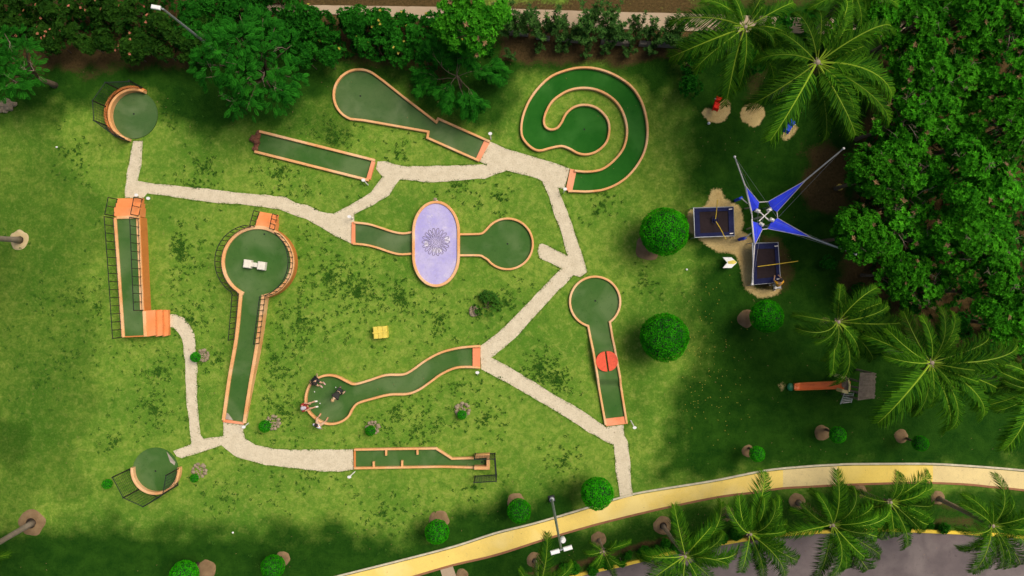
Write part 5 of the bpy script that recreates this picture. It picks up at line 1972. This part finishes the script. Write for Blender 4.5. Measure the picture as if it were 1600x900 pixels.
def arrow():
    t = thing('arrow_sign', 'white chevron arrow board with yellow tip lying in the grass beside the sand', 'arrow sign')
    pts = [(1129.5, 402), (1143, 402), (1151.7, 410.2), (1143, 418.6), (1129.5, 418.6), (1136.5, 410.3)]
    P = WL(pts, 0.5)
    mb = MB(); mb.prism(P, 0.42, 0.50, bottom=True)
    mb.build('board', M['white'], t)
    Q = WL([(1138, 408), (1144, 407.4), (1148.3, 403), (1151.9, 410.2), (1146, 412.2), (1138.5, 412.6)], 0.51)
    Q = WL([(1137, 408.3), (1145, 406.6), (1147.7, 406.6), (1151.4, 410.2), (1147, 412.6), (1138, 412.4)], 0.51)
    mb = MB(); mb.prism(Q, 0.496, 0.512)
    mb.build('tip', M['yellow_plastic'], t)
    for px, py in ((1138, 405), (1138, 415.5), (1147, 410)):
        p = W(px, py, 0.4); mb = MB(); mb.tube([Vector((p.x, p.y, 0.43)), Vector((p.x, p.y, -0.05))], 0.03, 6)
        mb.build('leg', M['grey_metal'], t)
    settle(t)
arrow()


def slide():
    t = thing('slide', 'orange slide with cream platform and weathered plank roof on the shaded lawn', 'slide')
    # chute
    zs = [0.28, 0.30, 0.5, 1.0, 1.55]
    xs = [1241, 1249, 1262, 1290, 1317]
    yu = [599, 598, 597.2, 596, 594.5]
    yl = [609.5, 609.4, 609, 608, 607]
    v, f = [], []
    n = len(xs)
    for x, a, b, z in zip(xs, yu, yl, zs):
        A, B = W(x, a, z), W(x, b, z)
        m = (A + B) / 2
        for q, dz in ((A, 0.16), (A.lerp(B, 0.10), 0.17), (A.lerp(B, 0.16), 0.03), (A.lerp(B, 0.5), 0.0), (A.lerp(B, 0.84), 0.03), (A.lerp(B, 0.90), 0.17), (B, 0.16), (B, -0.08), (A, -0.08)):
            v.append((q.x, q.y, z + dz))
    K = 9
    for i in range(n - 1):
        for k in range(K):
            k2 = (k + 1) % K
            f.append([i * K + k, i * K + k2, (i + 1) * K + k2, (i + 1) * K + k])
    f.append(list(range(K))); f.append([(n - 1) * K + k for k in range(K)][::-1])
    mb = MB(); mb.add(v, [x[::-1] for x in f])
    mb.build('chute', M['orange_plastic'], t)
    # splash pad / catch bowl
    c = W(1236, 605, 0.15)
    mb = MB()
    mb.ball((c.x, c.y, 0.08), 0.22, 14, 7, 0, (1.0, 1.15, 0.55))
    mb.build('foot_block', M['green_plastic'], t)
    # platform
    z = 1.6
    P = WL([(1314, 588), (1323, 590), (1326, 597), (1326.5, 606), (1326, 613.5), (1317, 611.5), (1316, 600)], z)
    mb = MB(); mb.prism(P, z - 0.1, z, bottom=True)
    mb.build('platform', M['weathered'], t)
    for pts in ([(1314, 588.5), (1322, 590.5)], [(1317, 611), (1325.5, 613)]):
        A, B = W(*pts[0], z + 0.7), W(*pts[1], z + 0.7)
        mb = MB()
        m = (A + B) / 2
        mb.box((m.x, m.y, z + 0.32), ((B - A).length + 0.06, 0.2, 0.72), math.atan2(B.y - A.y, B.x - A.x), 0, 0.03)
        mb.build('side_panel', M['cream_plastic'], t)
    A, B = W(1324.5, 591, z + 0.75), W(1326.5, 612, z + 0.75)
    mb = MB(); mb.tube([A, (A + B) / 2 + Vector((0.06, 0, 0.03)), B], 0.055, 7)
    mb.build('arch_bar', M['cream_plastic'], t)
    A, B = W(1327.5, 596, z + 0.2), W(1328, 609, z + 0.2)
    mb = MB(); mb.tube([A, B], 0.05, 7)
    mb.build('handrail', M['orange_plastic'], t)
    for px, py in ((1316, 590), (1325, 592), (1318, 611), (1326, 612), (1342, 596), (1342, 624), (1366, 584), (1366, 622)):
        h = 1.6 if px < 1330 else 2.1
        p = W(px, py, h)
        mb = MB(); mb.box((p.x, p.y, h / 2 - 0.04), (0.1, 0.1, h - 0.02), 0, 0, 0.01)
        mb.build('post', M['weathered'], t)
    # plank roof
    z0 = 2.15
    TL, TR, BL, BR = W(1344, 582, z0 + 0.25), W(1368.5, 583, z0), W(1340, 626, z0 + 0.25), W(1367, 622, z0)
    mb = MB()
    n = 17
    for k in range(n):
        a0, a1 = TL.lerp(BL, (k + 0.06) / n), TL.lerp(BL, (k + 0.94) / n)
        random.seed(k)
        ex = random.uniform(-0.05, 0.05)
        b0, b1 = TR.lerp(BR, (k + 0.06) / n), TR.lerp(BR, (k + 0.94) / n)
        b0 = b0 + (b0 - a0).normalized() * ex; b1 = b1 + (b1 - a1).normalized() * ex
        zz = random.uniform(-0.012, 0.012)
        v = [(q.x, q.y, q.z + zz) for q in (a0, b0, b1, a1)] + [(q.x, q.y, q.z + zz - 0.035) for q in (a0, b0, b1, a1)]
        mb.add(v, [[3, 2, 1, 0], [4, 5, 6, 7], [0, 1, 5, 4], [1, 2, 6, 5], [2, 3, 7, 6], [3, 0, 4, 7]])
    mb.build('plank_roof', M['weathered'], t)
    for f_ in (0.2, 0.8):
        a, b = TL.lerp(TR, f_) + Vector((0, 0, -0.09)), BL.lerp(BR, f_) + Vector((0, 0, -0.09))
        mb = MB(); mb.tube([a, b], 0.05, 5)
        mb.build('roof_beam', M['weathered'], t)
    mb = MB()
    mb.tube([W(1326, 603, 1.62), W(1342, 606, 1.62)], 0.06, 6); mb.tube([W(1326, 610, 1.62), W(1342, 613, 1.62)], 0.06, 6)
    mb.build('bridge_beam', M['weathered'], t)
    # climbing ladder
    mb = MB()
    a0, a1 = W(1320, 613, 1.5), W(1313, 631, 0.02)
    b0, b1 = W(1334, 614, 1.5), W(1330, 629, 0.02)
    mb.tube([a0, a1], 0.028, 6); mb.tube([b0, b1], 0.028, 6)
    for k in range(6):
        f_ = (k + 0.6) / 6
        mb.tube([a0.lerp(a1, f_), b0.lerp(b1, f_)], 0.024, 5)
    mb.build('ladder', M['pole_white'], t)
    settle(t)
slide()


def rider(px, py, mat, label, rot, kind):
    c = W(px, py, 0.6)
    t = thing('spring_rider', label, 'spring rider', (0, 0, 0), 0, 'spring riders in the sand')
    R3 = Matrix.Rotation(rot, 4, 'Z')
    def T(x, y, z):
        q = R3 @ Vector((x, y, 0)); return (c.x + q.x, c.y + q.y, z)
    mb = MB()
    mb.tube([Vector(T(0.11 * math.cos(k * 0.7), 0.11 * math.sin(k * 0.7), 0.03 + 0.4 * k / 45)) for k in range(46)], 0.018, 5)
    mb.build('spring', M['black'], t)
    for s in (-1, 1):
        mb = MB()
        prof = [(-0.42, 0.45), (-0.36, 0.72), (-0.2, 0.66), (0.05, 0.62), (0.18, 0.82), (0.36, 0.86), (0.46, 0.7), (0.34, 0.5), (0.0, 0.42)]
        v = [T(x, s * 0.14 - 0.02, z) for x, z in prof] + [T(x, s * 0.14 + 0.02, z) for x, z in prof]
        k = len(prof)
        f = [list(range(k))[::-1], [k + i for i in range(k)]] + [[i, (i + 1) % k, k + (i + 1) % k, k + i] for i in range(k)]
        mb.add(v, f)
        mb.build('side_panel', mat, t)
    mb = MB(); q = T(-0.1, 0, 0.64); mb.box(q, (0.62, 0.34, 0.10), rot, 0, 0.03)
    mb.build('seat', mat, t)
    mb = MB(); q = T(-0.32, 0, 0.78); mb.box(q, (0.06, 0.28, 0.22), rot, 0, 0.02)
    mb.build('seat_back', mat, t)
    mb = MB(); mb.tube([T(0.24, -0.27, 0.80), T(0.24, 0.27, 0.80)], 0.022, 6)
    mb.build('handlebar', M['grey_metal'], t)
    mb = MB(); mb.box(T(0.28, 0, 0.80), (0.24, 0.24, 0.14), rot, 0, 0.04)
    mb.build('head', mat, t)
    mb = MB(); mb.box(T(0.1, 0, 0.46), (0.5, 0.24, 0.04), rot, 0, 0.01)
    mb.build('base_plate', mat, t)
    settle(t)
rider(1120, 163, M['red_plastic'], 'red spring rider in a pale sand pit under palm fronds', R(75), 0)
rider(1232.5, 198.5, M['blue_plastic'], 'blue spring rider in a sand patch under the largest palm', R(60), 1)

# yellow bucket on bare earth, white stake, tyre-like concrete bits
mb = MB(); c = W(1311, 293, 0.2)
mb.tube([Vector((c.x, c.y, 0.0)), Vector((c.x, c.y, 0.34)), Vector((c.x, c.y, 0.36)), Vector((c.x, c.y, 0.30))], [0.15, 0.20, 0.18, 0.15], 14)
mb.box((c.x - 0.02, c.y, 0.33), (0.28, 0.22, 0.03), 0.4, 0, 0.01)
one(mb, 'bucket', M['yellow_plastic'], 'yellow bucket on the bare earth beside the thicket', 'bucket')
mb = MB(); c = W(1107, 193)
mb.tube([Vector((c.x, c.y, -0.05)), Vector((c.x, c.y, 0.12)), Vector((c.x, c.y, 0.16))], [0.07, 0.085, 0.05], 12)
mb.ball((c.x, c.y, 0.17), 0.05, 8, 5)
one(mb, 'sprinkler_head', M['white'], 'small white sprinkler head in dark grass right of the spiral lane', 'sprinkler')
t = thing('rock_pile', 'pile of pale rocks at the left edge below the feathery tree', 'rocks')
for k, (px, py, s) in enumerate([(4, 165, 0.35), (12, 160, 0.28), (15, 168, 0.32), (22, 163, 0.22), (2, 172, 0.25), (9, 173, 0.2)]):
    p = W(px, py); mb = MB(); rock(mb, (p.x, p.y, s * 0.4), (s, s * 0.8, s * 0.7), k + 40, 10, 7)
    mb.build('rock', M['stone'], t)
settle(t)
# grey block wall under the thin shrubs
t = thing('block_wall', 'low broken grey block wall under the row of thin shrubs', 'low wall')
for k, (a, b) in enumerate([((794, 47), (826, 50)), ((838, 54), (860, 57)), ((872, 57), (915, 61)), ((940, 62), (985, 65)), ((1000, 65), (1060, 68))]):
    A, B = W(a[0], a[1], 0.5), W(b[0], b[1], 0.5)
    n = max(2, int((B - A).length / 0.42))
    mb = MB()
    for i in range(n):
        q = A.lerp(B, (i + 0.5) / n)
        random.seed(k * 20 + i)
        hh = random.choice([0.3, 0.42, 0.42])
        mb.box((q.x, q.y, hh / 2 - 0.03), ((B - A).length / n - 0.015, 0.24, hh), math.atan2(B.y - A.y, B.x - A.x), 0, 0.012)
    mb.build('block_course', M['block'], t)
settle(t)
# white litter on the grass
for k, (px, py, lab) in enumerate([(89, 230, 'scrap of white paper on the grass left of the stub path'), (364, 832, 'scrap of white paper on the grass below the gravel path'), (1073, 421, 'scrap of white paper between the two large ball trees')]):
    p = W(px, py); mb = MB(); rock(mb, (p.x, p.y, 0.03), (0.075, 0.055, 0.035), k + 3, 7, 5)
    one(mb, 'paper_scrap', M['white'], lab, 'litter')


def lamp(base, h, ang, label, double=True):
    b = W(*base)
    t = thing('street_lamp', label, 'street lamp', (b.x, b.y, 0), 0, 'street lamps')
    mb = MB(); mb.tube([Vector((0, 0, -0.05)), Vector((0, 0, 0.25)), Vector((0, 0, 0.26)), Vector((0, 0, h * 0.5)), Vector((0, 0, h))], [0.16, 0.15, 0.085, 0.075, 0.05], 10)
    mb.build('pole', M['grey_metal'], t, False)
    mb = MB(); mb.box((0, 0, 0.02), (0.4, 0.4, 0.06), 0.2, 0, 0.01)
    mb.build('base_plate', M['black'], t)
    d = Vector((math.cos(ang), math.sin(ang), 0))
    sides = (-1, 1) if double else (1,)
    mb = MB(); mb.tube([d * (-0.55 if double else 0.0) + Vector((0, 0, h)), d * 0.55 + Vector((0, 0, h))], 0.035, 6)
    mb.build('cross_arm', M['grey_metal'], t)
    for s in sides:
        mb = MB(); c = d * (0.33 * s)
        mb.box((c.x, c.y, h + 0.05), (0.46, 0.2, 0.12), ang, 0, 0.025)
        hd = mb.build('lamp_head', M['white'], t)
        mb = MB(); mb.box((c.x, c.y, h - 0.015), (0.36, 0.15, 0.02), ang, 0)
        mb.build('lens', M['cream'], hd)
    if double:
        c = Vector((0.17, 0.02, h * 0.86))
        mb = MB(); mb.tube([c + Vector((0, 0.0, -0.3)), c + Vector((0, 0, -0.05)), c + Vector((0, 0, 0.1))], [0.14, 0.16, 0.10], 12)
        mb.tube([c + Vector((-0.17, 0, -0.1)), c + Vector((0, 0, -0.1))], 0.025, 5)
        mb.build('globe_lamp', M['white'], t)
    return t

lamp((862, 779), 8.4, R(16), 'tall grey lamp post with twin white heads leaning across the yellow walkway')
t = lamp((361, 99), 8.4, R(170), 'lamp post with a single white head above the flowering hedge', False)

# golf balls
for k, (px, py, lab) in enumerate([(525, 605, 'white golf ball near the bending player'), (492, 612, 'white golf ball near the dark clothed person on the kerb'), (500.5, 630, 'white golf ball in front of the red shirted person')]):
    mb = MB(); c = W(px, py); mb.ball((c.x, c.y, 0.034 + 0.035), 0.035, 12, 8)
    one(mb, 'golf_ball', M['white'], lab, 'golf ball', 'golf balls in the bowl of the wavy lane', True)

# ================================================================== PEOPLE
def skin_obj(chains, name, mat, parent, levels=1):
    """chains: list of (points, radii, edges, root index); all in one mesh, grown with the skin modifier"""
    bm = bmesh.new()
    ly = bm.verts.layers.skin.verify()
    for pts, rad, edges, root in chains:
        vs = []
        for i, (p, r) in enumerate(zip(pts, rad)):
            v = bm.verts.new(p)
            v[ly].radius = (r, r) if not isinstance(r, tuple) else r
            v[ly].use_root = (i == root)
            vs.append(v)
        for a, b in edges:
            bm.edges.new((vs[a], vs[b]))
    me = bpy.data.meshes.new(name)
    bm.to_mesh(me); bm.free()
    o = bpy.data.objects.new(name, me); COL.objects.link(o)
    sk = o.modifiers.new('skin', 'SKIN'); sk.use_smooth_shade = True
    sb = o.modifiers.new('sub', 'SUBSURF'); sb.levels = levels; sb.render_levels = levels
    dg = bpy.context.evaluated_depsgraph_get()
    dg.update()
    m2 = bpy.data.meshes.new_from_object(o.evaluated_get(dg))
    o.modifiers.clear()
    o.data = m2
    m2.name = name
    m2.materials.clear(); m2.materials.append(mat)
    o.parent = parent
    return o

PM = {}
def cmat(name, c):
    if name not in PM:
        PM[name] = plain(name, c, 0.8, 0, 0.1, 20)
    return PM[name]


def person(label, loc, rot, J, col, hat=None, size=1.0, long_hair=False):
    """J: joints in metres, x forward, y left, z up, feet at z=0"""
    t = thing('person', label, 'person', loc, rot, 'people on the lawn')
    t.scale = (size,) * 3
    V = {k: Vector(v) for k, v in J.items()}
    names = ['pelvis', 'belly', 'chest', 'neck', 'head', 'crown']
    up = (V['head'] - V['neck']).normalized()
    fw = V.get('look', Vector((1, 0, 0))).normalized()
    fw = (fw - up * fw.dot(up)).normalized()
    V['belly'] = V['pelvis'].lerp(V['chest'], 0.5)
    V['crown'] = V['head'] + up * 0.09
    pts = [V[n] for n in names]; rad = [(0.15, 0.12), (0.135, 0.11), (0.16, 0.115), 0.055, 0.095, 0.075]
    ed = [(0, 1), (1, 2), (2, 3), (3, 4), (4, 5)]
    def add(p, r, to):
        pts.append(Vector(p)); rad.append(r); ed.append((to, len(pts) - 1)); return len(pts) - 1
    nose = add(V['head'] + fw * 0.115 + up * 0.0, 0.016, 4)
    hands = []
    for s in ('l', 'r'):
        sg = 1 if s == 'l' else -1
        a = add(V['sh_' + s], 0.062, 2); b = add(V['el_' + s], 0.045, a); c = add(V['wr_' + s], 0.031, b)
        d = (V['wr_' + s] - V['el_' + s]).normalized()
        h = add(V['wr_' + s] + d * 0.07, (0.042, 0.022), c)
        hands.append((pts[h], d, sg))
        a = add(V['hip_' + s], 0.092, 0); b = add(V['kn_' + s], 0.060, a); b2 = add(V['kn_' + s].lerp(V['an_' + s], 0.35), 0.057, b); c = add(V['an_' + s], 0.042, b2)
        toe = V['an_' + s] + V.get('foot', Vector((1, 0, 0))) * 0.15 + Vector((0, 0, -0.045))
        add(toe, 0.036, c)
    chains = [(pts, rad, ed, 0)]
    for hp, d, sg in hands:
        ref = Vector((0, 0, 1)) if abs(d.z) < 0.8 else Vector((1, 0, 0))
        sd = d.cross(ref).normalized(); dn = sd.cross(d).normalized() * (-1)
        for k, (off, ln) in enumerate([(-0.030, 0.060), (-0.010, 0.072), (0.010, 0.077), (0.029, 0.068)]):
            p0 = hp + sd * off * 0.8 - d * 0.01
            p1 = hp + sd * off + d * (0.035 + ln * 0.3)
            p2 = p1 + (d + dn * 0.5).normalized() * ln * 0.45
            p3 = p2 + (d + dn * 1.1).normalized() * ln * 0.3
            chains.append(([p0, p1, p2, p3], [0.010, 0.0095, 0.0085, 0.007], [(0, 1), (1, 2), (2, 3)], 0))
        p0 = hp - d * 0.04 - sd * 0.025 * sg
        p1 = p0 + (d * 0.5 - sd * sg * 0.8).normalized() * 0.04
        p2 = p1 + (d - sd * sg * 0.1 + dn * 0.3).normalized() * 0.035
        chains.append(([p0, p1, p2], [0.012, 0.0105, 0.008], [(0, 1), (1, 2)], 0))
    skin_obj(chains, 'body', cmat('skin_' + str(col['skin'][0]), col['skin']), t)
    # shirt
    sp = [V['pelvis'].lerp(V['chest'], 0.12), V['belly'], V['chest'], V['chest'].lerp(V['neck'], 0.55)]
    sr = [(0.172, 0.142), (0.158, 0.132), (0.182, 0.137), 0.095]
    se = [(0, 1), (1, 2), (2, 3)]
    for s in ('l', 'r'):
        sp.append(V['sh_' + s]); sr.append(0.082); se.append((2, len(sp) - 1))
        sp.append(V['sh_' + s].lerp(V['el_' + s], 0.75)); sr.append(0.066); se.append((len(sp) - 2, len(sp) - 1))
    skin_obj([(sp, sr, se, 0)], 'shirt', cmat('cloth_%s' % str(col['shirt']), col['shirt']), t)
    sp = [V['pelvis']]; sr = [(0.172, 0.142)]; se = []
    for s in ('l', 'r'):
        sp.append(V['hip_' + s]); sr.append(0.112); se.append((0, len(sp) - 1))
        sp.append(V['hip_' + s].lerp(V['kn_' + s], 0.55)); sr.append(0.094); se.append((len(sp) - 2, len(sp) - 1))
        sp.append(V['hip_' + s].lerp(V['kn_' + s], 0.92)); sr.append(0.082); se.append((len(sp) - 2, len(sp) - 1))
    skin_obj([(sp, sr, se, 0)], 'shorts', cmat('cloth_%s' % str(col['shorts']), col['shorts']), t)
    for s in ('l', 'r'):
        a = V['an_' + s]; f = V.get('foot', Vector((1, 0, 0)))
        mb = MB()
        mb.tube([a - f * 0.06 + Vector((0, 0, -0.035)), a + f * 0.05 + Vector((0, 0, -0.04)), a + f * 0.15 + Vector((0, 0, -0.05)), a + f * 0.20 + Vector((0, 0, -0.055))], [0.05, 0.056, 0.052, 0.03], 10)
        mb.build('shoe', cmat('shoe_%s' % str(col['shoe']), col['shoe']), t, True)
    side = up.cross(fw).normalized()
    hc = V['head'] + up * 0.045 - fw * 0.008
    # hair: a shell over the back and top of the skull
    mb = MB()
    v, f = [], []
    seg, rings = 18, 9
    for i in range(rings + 1):
        th = PI * 0.62 * i / rings
        for k in range(seg):
            a = 2 * PI * k / seg
            front = math.cos(a)
            th2 = th * (0.62 if front > 0.35 else 1.0 + (0.35 if long_hair else 0.1) * max(0, -front))
            dd = up * math.cos(th2) + (fw * math.cos(a) + side * math.sin(a)) * math.sin(th2)
            rr = 0.118 + 0.006 * noise.noise(dd * 9)
            v.append(hc + dd * rr)
    for i in range(rings):
        for k in range(seg):
            k2 = (k + 1) % seg
            f.append([i * seg + k, (i + 1) * seg + k, (i + 1) * seg + k2, i * seg + k2])
    mb.add(v, f)
    mb.build('hair', cmat('hair_%s' % str(col['hair']), col['hair']), t, True)
    for sg in (-1, 1):
        mb = MB(); p = V['head'] + fw * 0.088 + side * sg * 0.035 + up * 0.028
        mb.ball(tuple(p), 0.013, 8, 6)
        mb.build('eye', cmat('eye', (0.03, 0.02, 0.02)), t, True)
        mb = MB(); p = V['head'] + side * sg * 0.098 + up * 0.01
        mb.ball(tuple(p), 0.03, 8, 6, 0, (0.6, 0.5, 1))
        mb.build('ear', cmat('skin_' + str(col['skin'][0]), col['skin']), t, True)
    mb = MB(); p = V['head'] + fw * 0.093 - up * 0.045
    mb.tube([p - side * 0.025, p + fw * 0.004, p + side * 0.025], 0.008, 6)
    mb.build('mouth', cmat('lips', (0.35, 0.10, 0.08)), t)
    if hat:
        mb = MB()
        v, f = [], []
        for i in range(7):
            th = PI * 0.5 * i / 6
            for k in range(18):
                a = 2 * PI * k / 18
                v.append(hc + up * (0.012 + 0.128 * math.cos(th)) + (fw * math.cos(a) + side * math.sin(a)) * (0.128 * math.sin(th)))
        for i in range(6):
            for k in range(18):
                k2 = (k + 1) % 18
                f.append([i * 18 + k, (i + 1) * 18 + k, (i + 1) * 18 + k2, i * 18 + k2])
        mb.add(v, f)
        v = []
        for i in range(9):
            a = -1.1 + 2.2 * i / 8
            q = hc + up * 0.012 + (fw * math.cos(a) + side * math.sin(a)) * 0.124
            v += [q, q + fw * (0.10 * math.cos(a * 1.2)) - up * 0.015]
        mb.add(v, [[i * 2, i * 2 + 1, i * 2 + 3, i * 2 + 2] for i in range(8)])
        mb.build('cap', cmat('cap_%s' % str(hat), hat), t, True)
    return t


def sit(lean=0.12, spread=0.14, arms='knees', kx=0.42, kz=0.44, fx=0.50, z=0.42):
    J = dict(pelvis=(0, 0, z), chest=(lean, 0, z + 0.36), neck=(lean + 0.05, 0, z + 0.50), head=(lean + 0.11, 0, z + 0.64),
             hip_l=(0.02, 0.09, z - 0.01), hip_r=(0.02, -0.09, z - 0.01), kn_l=(kx, spread, kz), kn_r=(kx, -spread, kz), an_l=(fx, spread, 0.09), an_r=(fx, -spread, 0.09),
             sh_l=(lean + 0.02, 0.18, z + 0.41), sh_r=(lean + 0.02, -0.18, z + 0.41), look=(1, 0, -0.3))
    if arms == 'knees':
        J.update(el_l=(lean + 0.13, 0.24, z + 0.17), el_r=(lean + 0.13, -0.24, z + 0.17), wr_l=(kx - 0.05, spread, kz + 0.12), wr_r=(kx - 0.05, -spread, kz + 0.12))
    else:
        J.update(el_l=(lean - 0.08, 0.27, z + 0.17), el_r=(lean - 0.08, -0.27, z + 0.17), wr_l=(-0.08, 0.30, z - 0.02), wr_r=(-0.08, -0.30, z - 0.02))
    return J

SK1, SK2 = (0.55, 0.32, 0.20), (0.42, 0.23, 0.13)
def on(px, py):
    p = W(px, py); return (p.x, p.y, 0.03)
person('person in black sitting on the kerb at the upper left of the bowl', on(494.5, 591), R(-45), sit(0.14, 0.13, 'back'), dict(skin=SK1, shirt=(0.012, 0.012, 0.014), shorts=(0.02, 0.02, 0.022), shoe=(0.5, 0.35, 0.3), hair=(0.02, 0.014, 0.01)))
person('person in red sitting on the kerb at the left of the bowl, pale cap on', on(477.5, 633.5), R(8), sit(0.03, 0.17, 'knees', 0.40, 0.45, 0.60), dict(skin=SK1, shirt=(0.30, 0.025, 0.02), shorts=(0.25, 0.03, 0.025), shoe=(0.78, 0.74, 0.66), hair=(0.10, 0.09, 0.09)), hat=(0.45, 0.40, 0.45))
person('person in a white shirt sitting on the kerb at the lower left of the bowl', on(500, 662.5), R(62), sit(0.05, 0.26, 'back', 0.36, 0.45, 0.44), dict(skin=SK1, shirt=(0.74, 0.73, 0.80), shorts=(0.55, 0.36, 0.22), shoe=(0.50, 0.25, 0.12), hair=(0.02, 0.014, 0.012)))
bend = dict(pelvis=(-0.12, 0, 0.84), chest=(0.22, 0, 1.08), neck=(0.33, 0, 1.13), head=(0.45, 0, 1.15), hip_l=(-0.12, 0.09, 0.82), hip_r=(-0.12, -0.09, 0.82), kn_l=(0.05, 0.16, 0.46), kn_r=(-0.05, -0.17, 0.46), an_l=(-0.08, 0.18, 0.09), an_r=(-0.15, -0.20, 0.09),
            sh_l=(0.24, 0.19, 1.10), sh_r=(0.24, -0.19, 1.10), el_l=(0.38, 0.20, 0.84), el_r=(0.36, -0.20, 0.84), wr_l=(0.48, 0.05, 0.64), wr_r=(0.48, -0.05, 0.70), look=(0.5, 0, -1))
person('person in black bending over in the middle of the wavy lane bowl', on(534.5, 610.5), R(-125), bend, dict(skin=(0.60, 0.40, 0.24), shirt=(0.02, 0.018, 0.015), shorts=(0.02, 0.018, 0.018), shoe=(0.1, 0.08, 0.06), hair=(0.46, 0.30, 0.13)))
lean = dict(pelvis=(-0.05, 0, 0.92), chest=(0.18, 0, 1.28), neck=(0.25, 0, 1.42), head=(0.31, 0, 1.55), hip_l=(-0.05, 0.09, 0.90), hip_r=(-0.05, -0.09, 0.90), kn_l=(0.08, 0.12, 0.50), kn_r=(-0.12, -0.12, 0.50), an_l=(0.05, 0.13, 0.09), an_r=(-0.28, -0.13, 0.09),
            sh_l=(0.18, 0.2, 1.33), sh_r=(0.18, -0.2, 1.33), el_l=(0.34, 0.26, 1.12), el_r=(0.34, -0.26, 1.12), wr_l=(0.52, 0.16, 1.0), wr_r=(0.52, -0.16, 1.0), look=(1, 0, -0.4))
t = person('person in a yellow shirt leaning at the lower right corner of the upright trampoline', on(1205.5, 446), R(95), lean, dict(skin=SK2, shirt=(0.80, 0.38, 0.015), shorts=(0.62, 0.60, 0.58), shoe=(0.70, 0.62, 0.55), hair=(0.02, 0.014, 0.01)))

# ================================================================== CAMERA AND LIGHT
cam_d = bpy.data.cameras.new('camera')
cam = bpy.data.objects.new('camera', cam_d)
COL.objects.link(cam)
cam.location = (0, 0, H)
cam.rotation_euler = (0, 0, 0)
cam_d.sensor_width = 36.0
cam_d.lens = 36.0 * H / 64.0
cam_d.clip_start = 0.5
cam_d.clip_end = 2000
scene.camera = cam

SUN_AZ, SUN_EL = R(30), R(57)
dvec = Vector((math.cos(SUN_EL) * math.cos(SUN_AZ), math.cos(SUN_EL) * math.sin(SUN_AZ), math.sin(SUN_EL)))
sd = bpy.data.lights.new('sun', 'SUN')
sd.energy = 2.1
sd.angle = R(34)
sd.color = (1.0, 0.94, 0.84)
so = bpy.data.objects.new('sun', sd)
COL.objects.link(so)
so.location = dvec * 60
so.rotation_euler = dvec.to_track_quat('Z', 'Y').to_euler()
w = bpy.data.worlds.new('World')
scene.world = w
w.use_nodes = True
nt = w.node_tree
sky = nt.nodes.new('ShaderNodeTexSky')
sky.sky_type = 'NISHITA'
sky.sun_disc = False
sky.sun_elevation = SUN_EL
sky.sun_rotation = PI / 2 - SUN_AZ
sky.dust_density = 6.0
sky.air_density = 1.0
bg = nt.nodes['Background']
nt.links.new(sky.outputs[0], bg.inputs[0])
bg.inputs[1].default_value = 0.085
scene.view_settings.view_transform = 'Standard'
scene.view_settings.look = 'None'
scene.view_settings.exposure = 0.4
scene.view_settings.gamma = 1.0
scene.render.engine = 'CYCLES'
